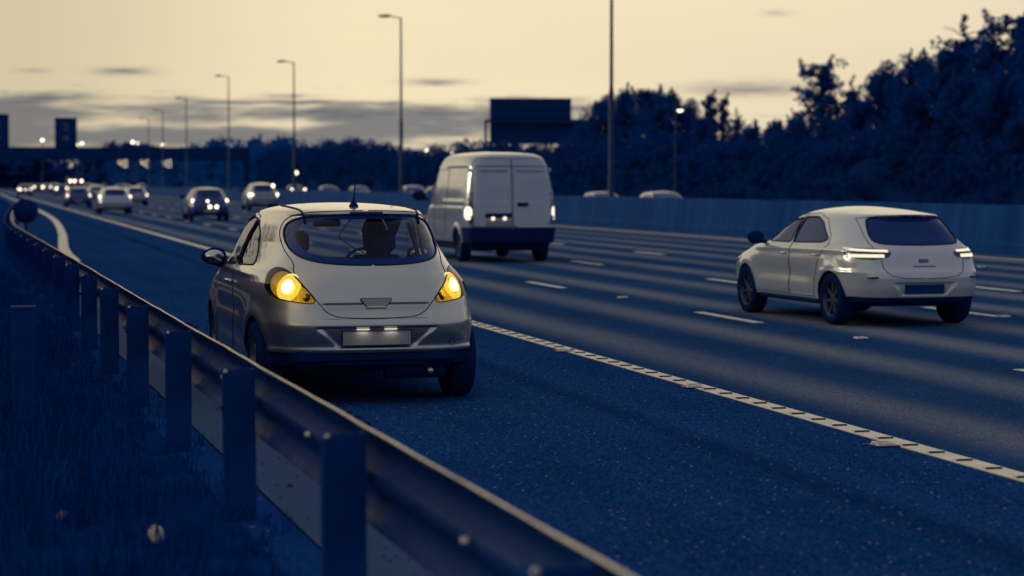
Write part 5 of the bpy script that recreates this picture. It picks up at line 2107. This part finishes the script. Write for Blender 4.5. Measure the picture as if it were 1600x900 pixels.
def white_hatch():
    p0 = ground_at(1395, 509)
    root = thing('white_hatchback', 'white five-door hatchback driving away in the second lane, alone beyond the edge line', 'car', (WH[0], WH[1], 0), radians(WH[2]))
    root.scale = (.965, .965, .955)
    made = assemble('hatch', root, M['white_paint'])
    link_mesh('underbody', hub_me, root)
    seams(HAT, hr, ('tailgate', 'rear_door', 'front_door'), .0045, 'panel_seal', root)
    seams(HAT, hr, ('side_window', 'rear_window'), .010, 'window_seal', root)
    add_wheels(root, HAT, (.80, 3.44), .32, .21, .215, .885)
    gate = made[('tailgate', None)]
    for sx in (-1, 1):
        lo = made[('tail_lamp', sx)]

        def band(z0, z1, xa, xb, name):
            rows = []
            for k in range(13):
                t = k / 12
                x = xa + (xb - xa) * t
                pts = on_rear(HAT, [(x, z0(x)), (x, z1(x))], .009)
                rows.append([(sx * p[0], p[1], p[2]) for p in pts])
            MB().sheet(rows).build(name, M['strip_on'], lo)
        band(lambda x: .905 + .10 * (x - .5) * .3, lambda x: .932 + .06 * (x - .5) * .5, .45, .80, 'light_strip')
        band(lambda x: .842, lambda x: .880, .50, .80, 'light_strip')
        mo = link_mesh('door_mirror', mirror_mesh('door_mirror', sx * .985, 2.86, 1.03, M['plastic']), root)
        for nm, yy in (('front_door', 2.18), ('rear_door', 1.22)):
            ph = HAT.phi_s(yy, .845)
            c_ = HAT.pts(np.array([ph]), np.array([.845]))[0]
            MB().tube([(sx * (c_[0] + .002), yy - .08, .845), (sx * (c_[0] + .028), yy - .05, .846), (sx * (c_[0] + .028), yy + .06, .848), (sx * (c_[0] + .002), yy + .09, .849)], .013, 8).build('door_handle', M['white_paint'], made[(nm, sx)])
        # running light at the nose and dark side sill
        ph = HAT.phi_r(.80, .76, True)
        hl = made[('headlight', sx)]
        A = [(HAT.phi_s(3.84, .715), .715), (HAT.phi_s(4.0, .715), .715), (HAT.phi_s(4.0, .745), .745), (HAT.phi_s(3.84, .745), .745)]
        A = np.array(A)
        p = HAT.pts(A[:, 0], A[:, 1]) + HAT.nrm(A[:, 0], A[:, 1]) * .008
        MB().add([(sx * v[0], v[1], v[2]) for v in p], [(0, 1, 2, 3)]).build('running_light', M['strip_on'], hl)
        MB().box((sx * .80, 2.12, .285), (.12, 1.85, .10), bev=.03).build('sill', M['plastic'], root)
    yp = HAT.rear_y(0, .46)
    pl_ = MB().box((0, yp - .006, .462), (.52, .008, .112), bev=.002).build('number_plate', M['sign_back'], root)
    MB().box((0, HAT.rear_y(0, .80) - .003, .80), (.13, .012, .05), bev=.005).build('badge', M['grey_paint'], gate)
    MB().box((0, HAT.rear_y(0, .74) - .003, .735), (.30, .010, .022), bev=.004).build('badge', M['grey_paint'], gate)
    MB().box((0, float(on_rear(HAT, [(0., 1.34)])[0][1]) + .012, 1.342), (.30, .03, .018), bev=.005).build('brake_light', M['lamp_dark'], gate)
    for sx in (-1, 1):
        MB().box((sx * .62, HAT.rear_y(.62, .60) - .0, .605), (.24, .02, .025), bev=.006).build('reflector', M['lamp_dark'], made[('rear_bumper', None)])
    return root


WH = (10.60, 23.1, 2.6)
white_hatch()


# ------------------------------------------------------------------ the van
def van_disp(x, y, z, phi):
    d = np.zeros_like(x)
    side = ss(.78, .90, x)
    rear = ss(.80, .74, phi)
    for yw in (.95, 4.25):
        r = np.sqrt((y - yw) ** 2 + (z - .34) ** 2)
        d += side * .025 * np.exp(-((r - .42) / .06) ** 2)
    d -= side * .020 * ss(1.28, 1.32, z) * ss(2.02, 1.98, z) * ss(.35, .45, y) * ss(2.3, 2.2, y)
    d -= side * .020 * np.exp(-((z - 1.19) / .03) ** 2) * ss(.3, .5, y) * ss(4.4, 4.2, y)
    d -= rear * .014 * np.exp(-((z - 1.985) / .018) ** 2) * ss(.80, .70, x)
    w = np.abs(x - 0)
    d -= rear * .012 * ss(.07, .09, w) * ss(.74, .70, w) * ss(1.25, 1.29, z) * ss(1.93, 1.88, z)
    return d


VAN = Shell(.42, 2.335,
            W=[(.3, .93), (.45, .96), (.7, .985), (1.1, .99), (1.4, .97), (1.8, .925), (2.08, .870), (2.20, .81), (2.27, .69), (2.305, .48), (2.325, .25), (2.335, 0)],
            R=[(.3, .06), (.5, .0), (.75, .0), (1.2, .025), (1.8, .085), (2.08, .13), (2.2, .19), (2.26, .32), (2.30, .85), (2.325, 1.7), (2.335, 2.4)],
            F=[(.3, 5.15), (.6, 5.25), (.85, 5.15), (1.05, 4.88), (1.2, 4.55), (1.6, 4.18), (1.95, 3.82), (2.15, 3.5), (2.27, 3.1), (2.335, 2.4)],
            nr=[(.3, 11), (1.2, 11), (2.0, 9), (2.2, 6), (2.335, 3)], nf=[(.3, 4.0), (1.0, 3.6), (1.3, 3.4), (2.335, 2.6)], yc=[(2.0, 2.5), (2.335, 2.4)], disp=van_disp)
vr = [
    dict(name='tail_lamp', poly=[('r', .850, .90), ('r', .850, 1.17), ('r', .958, 1.17), ('r', .962, .90)], pair=True, off=.008, mat=M['lamp_on'], round=1),
    dict(name='lamp_surround', poly=[('r', .845, .80), ('r', .845, 1.36), ('r', .95, 1.36), ('s', .12, 1.30), ('s', .12, .82)], pair=True, off=.002, mat=M['lamp_dark'], round=1),
    dict(name='rear_door', poly=[('r', .014, .74), ('r', .014, 2.17), ('r', .70, 2.17), ('r', .80, 2.05), ('r', .835, 1.40), ('r', .835, .74)], pair=True, paint=True, opaque=True, round=0),
    dict(name='side_window', poly=[('s', 3.15, 1.88), ('s', 3.55, 1.86), ('s', 3.95, 1.55), ('s', 4.2, 1.27), ('s', 3.15, 1.25)], pair=True, off=-.004, mat=M['dark_glass'], round=1),
    dict(name='windscreen', poly=[('f', -.01, 1.25), ('f', .80, 1.27), ('f', .72, 1.85), ('f', .60, 2.0), ('p', pi + .2, 2.0), ('p', pi + .2, 1.25)], off=-.004, mat=M['dark_glass'], round=1),
    dict(name='headlight', poly=[('f', .60, .80), ('f', .60, 1.05), ('f', .86, 1.08), ('f', .90, .84)], pair=True, mat=M['lamp_dark'], round=1),
    dict(name='wheel_opening', poly=arch(.95, .34, .39, .42, 12), hole=True, round=0),
    dict(name='wheel_opening', poly=arch(4.25, .34, .39, .42, 12), hole=True, round=0),
    dict(name='side_door', poly=[('s', 2.0, .55), ('s', 2.0, 1.95), ('s', 3.05, 1.95), ('s', 3.05, .55)], pair=True, paint=True, opaque=True, round=0),
    dict(name='rear_bumper', poly=[('p', -.2, .3), ('p', -.2, .72), ('r', .97, .74), ('s', .45, .74), ('s', .45, .3)], mat=M['plastic'], off=.03, round=0),
]
KITS['van'] = dict(parts=[p for p in make_shell(VAN, vr, 84, 80, 2.2, 1) if p['name'] != 'cabin_lining'])
VN = (10.85, 43.9, 0.5)
van = thing('panel_van', 'pale high-roofed panel van driving away with two lit tail lamps', 'van', (VN[0], VN[1], 0), radians(VN[2]))
made = assemble('van', van, M['van_paint'])
seams(VAN, vr, ('rear_door', 'side_door'), .007, 'panel_seal', van)
add_wheels(van, VAN, (.95, 4.25), .34, .22, .21, .95)
under_box(VAN, (.95, 4.25), .34, 5.2, .98).build('underbody', M['plastic'], van)
yv = VAN.rear_y(.3, 1.0)
pl_ = MB().box((-.30, yv - .012, .83), (.52, .012, .115), bev=.003).build('number_plate', M['plate'], van)
rc = MB().box((-.30, yv - .004, .985), (.58, .03, .10), bev=.02).build('plate_recess', M['plastic'], van)
for dx in (-.12, .13):
    MB().lathe([(-.012, 0), (-.012, .035), (.01, .04)], 12, 'y', (-.30 + dx, yv - .018, .925)).build('plate_lamp', M['lamp_on'], van)
MB().box((.22, yv - .015, 1.215), (.24, .05, .085), bev=.035).build('door_handle', M['plastic'], made[('rear_door', 1)])
MB().box((.48, -.035, .755), (.78, .10, .04), bev=.012).build('step_reflection', M['white_paint'], van)  # pale strip painting the reflection along the bumper step
hg = MB()
for sx in (-1, 1):
    for zz in (.95, 1.45, 1.93):
        hg.box((sx * .86, VAN.rear_y(.83, zz) + .0, zz), (.07, .04, .08), bev=.015)
hg.build('door_hinge', M['van_paint'], van)
for sx in (-1, 1):
    link_mesh('door_mirror', mirror_mesh('door_mirror', sx * 1.14, 4.0, 1.38, M['plastic'], 1.35), van)


# ------------------------------------------------------------------ the rest of the traffic
UB_FAR = hub_me
_lampc = {}


def lamp_disc(name, r, mat):
    key = (name, r, mat.name)
    if key not in _lampc:
        _lampc[key] = MB().lathe([(-.02, 0), (-.02, r * .8), (0, r), (.02, r * .8), (.02, 0)], 12, 'y').mesh(name, mat)
    return _lampc[key]


def traffic(px, pyg, name, label, paint, s=(1, 1, 1), group=None, lamps=(.70, .90, .075), extra=(), oncoming=False, X=None, rot=0.0, dim=False):
    """A car whose near end's tyres touch the road at this point."""
    p = ground_at(px, pyg) if X is None else Vector((X, at_lateral(px, 286, X).y, 0))
    t = thing(name, label, 'car', (p.x, p.y, 0), (pi if oncoming else 0) + radians(rot), group)
    t.scale = s
    if oncoming:
        # keep the nose towards the camera
        pass
    made = assemble('far_hatch', t, paint)
    link_mesh('underbody', UB_FAR, t)
    add_wheels(t, HAT, (.80, 3.44), .32, .21, .215, .885)
    mat = M['lamp_soft'] if dim else M['lamp_far']
    for sx in (-1, 1):
        x, z, r = lamps
        if oncoming:
            yy = 4.12
            l = link_mesh('headlight', lamp_disc('headlight', r, mat), t)
        else:
            yy = HAT.rear_y(x, z) - .005
            l = link_mesh('tail_lamp', lamp_disc('tail_lamp', r, mat), t)
        l.location = (sx * x, yy, z)
        link_mesh('door_mirror', MIR[sx], t)
    for (x, z, r) in extra:
        l = link_mesh('plate_lamp' if z < .8 else 'brake_light', lamp_disc('plate_lamp' if z < .8 else 'brake_light', r, mat), t)
        l.location = (x, HAT.rear_y(min(.8, abs(x)), z) - .012, z)
    if not oncoming:
        MB().box((0, HAT.rear_y(0, .46) - .006, .462), (.52, .008, .112)).build('number_plate', M['plate'], t)
    return t


MIR = {sx: mirror_mesh('door_mirror', sx * .985, 2.86, 1.03, M['plastic']) for sx in (-1, 1)}
AWAY = 'cars driving away along the carriageway'
traffic(329, 346, 'dark_hatchback', 'dark hatchback with a bright roof, alone in its lane before the silver car', M['dark_paint'], (.98, 1, 1.02), AWAY, (.74, .88, .07), [(-.12, .86, .05), (-.02, .62, .07), (.27, .62, .07)])
traffic(181, 335, 'light_hatchback', 'pale hatchback in the first lane with two round lit lamps', M['van_paint'], (1, 1, 1.0), AWAY, (.78, .93, .075))
traffic(123.5, 324.5, 'dark_saloon', 'dark car with a pale roof ahead of the pale hatchback in the first lane', M['dark_paint'], (1.0, 1.05, .98), AWAY, (.72, .84, .07))
traffic(214, 321.5, 'dark_saloon', 'dark car half hidden beyond the pale hatchback', M['grey_paint'], (.95, 1.0, .98), AWAY, (.76, .80, .08))
traffic(152, 315, 'pale_hatchback', 'pale car in the second lane seen between two nearer cars', M['van_paint'], (1, 1, 1.0), AWAY, (.76, .84, .06), dim=True)
traffic(413, 330, 'grey_suv', 'grey off-road car with four lit lamps above the parked silver car roof', M['grey_paint'], (1.02, 1.02, 1.16), AWAY, (.78, .84, .09), [(.62, 1.28, .10), (-.66, .84, .07)])
traffic(39, 307, 'dark_saloon', 'dark car with the brightest cluster of lamps at the far end of the traffic', M['dark_paint'], (1.0, 1, 1.05), AWAY, (.72, .86, .12), [(-.5, .80, .12), (.1, .80, .09)])
farpos = [(60, 300, 'distant car, first of the far queue beyond the round sign'), (74, 301, 'distant car with a bright lamp in the middle of the far queue'),
          (86, 301, 'distant car beneath the square sign panel, in the far queue'), (97, 305, 'distant dark car just behind the pale roofed saloon'), (108, 300, 'distant car tucked beside the pale roofed saloon roof'),
          (138, 303, 'distant car showing over the pale roofed saloon'), (188, 303, 'distant car whose roof shows above the pale hatchback'), (222, 300, 'distant car beyond the lit signals, farthest of its lane')]
for i, (px, py, lab) in enumerate(farpos):
    traffic(px, py, 'distant_car', lab, [M['dark_paint'], M['grey_paint'], M['van_paint']][i % 3], (1, 1, 1 + .05 * (i % 3)), AWAY, (.68, .88, [.20, .24, .16, .20, .14, .10, .08, .08][i]), dim=i >= 5)
for i, (px, py) in enumerate(((50, 299), (67, 298.5), (80, 299.5), (92, 298), (103, 299.5), (113, 298.5), (146, 300), (163, 299), (197, 301))):
    traffic(px, py, 'distant_car', 'tiny distant car in the far queue of lit lamps', [M['grey_paint'], M['dark_paint'], M['van_paint']][i % 3], (1, 1, 1), AWAY, (.68, .88, .12 + .05 * (i % 3)), dim=i % 4 == 3)
# lorry beyond, its three lamps above the pale roof
q = ground_at(119, 303)
lt = thing('box_lorry', 'distant dark lorry with three lit lamps above the pale roofed saloon', 'lorry', (q.x, q.y, 0))
MB().box((0, 4, 1.55), (2.4, 7, 1.9), bev=.08).build('cargo_box', M['dark_paint'], lt)
MB().box((0, 8.3, 1.35), (2.2, 1.5, 1.8), bev=.15).build('cab', M['dark_paint'], lt)
for x in (-1.0, 1.0):
    for y in (1.2, 6.9):
        MB().lathe([(-.13, 0), (-.13, .48), (.13, .48), (.13, 0)], 16, 'x', (x, y, .48)).build('wheel', M['rubber'], lt)
for px in (110.5, 117, 127.5):
    l = link_mesh('marker_lamp', lamp_disc('marker_lamp', .20, M['lamp_far']), lt)
    l.location = ((px - 119) / 3400 * q.length, .47, 1.66 + (286 - 283) / 3400 * q.length)

ONC = 'oncoming cars beyond the central barrier'
traffic(637, 0, 'silver_suv', 'pale oncoming car with a bright windscreen between the silver car and the van', M['white_paint'], (1, 1, 1.03), ONC, (.7, .75, .05), oncoming=True, X=29.5, dim=True)
traffic(1014, 0, 'white_coupe', 'low white car whose roof shows over the barrier beyond the tallest column', M['white_paint'], (.98, 1, .90), ONC, (.7, .72, .05), oncoming=True, X=29.0, dim=True)
traffic(924, 0, 'white_coupe', 'low pale car, only a sliver of roof over the barrier beside the van', M['van_paint'], (.9, 1, .865), ONC, (.7, .72, .05), oncoming=True, X=29.0, dim=True)
traffic(508, 0, 'silver_hatchback', 'oncoming car whose arched pale roof shows over the barrier before the aerial', M['van_paint'], (1, 1, 1.0), ONC, (.7, .72, .05), oncoming=True, X=30.0, dim=True)
traffic(555, 0, 'silver_hatchback', 'oncoming car crossed by the aerial, a thin pale roof over the barrier', M['van_paint'], (1, 1, .97), ONC, (.7, .72, .05), oncoming=True, X=33.5, dim=True)
traffic(457, 0, 'grey_hatchback', 'oncoming car with two round headlights over the barrier', M['grey_paint'], (1, 1, 1.02), ONC, (.62, 1.0, .12), oncoming=True, X=30.5)
traffic(676, 0, 'dark_hatchback', 'dark oncoming car partly hidden by the van mirror', M['grey_paint'], (1, 1, .98), ONC, (.7, .72, .05), oncoming=True, X=33, dim=True)
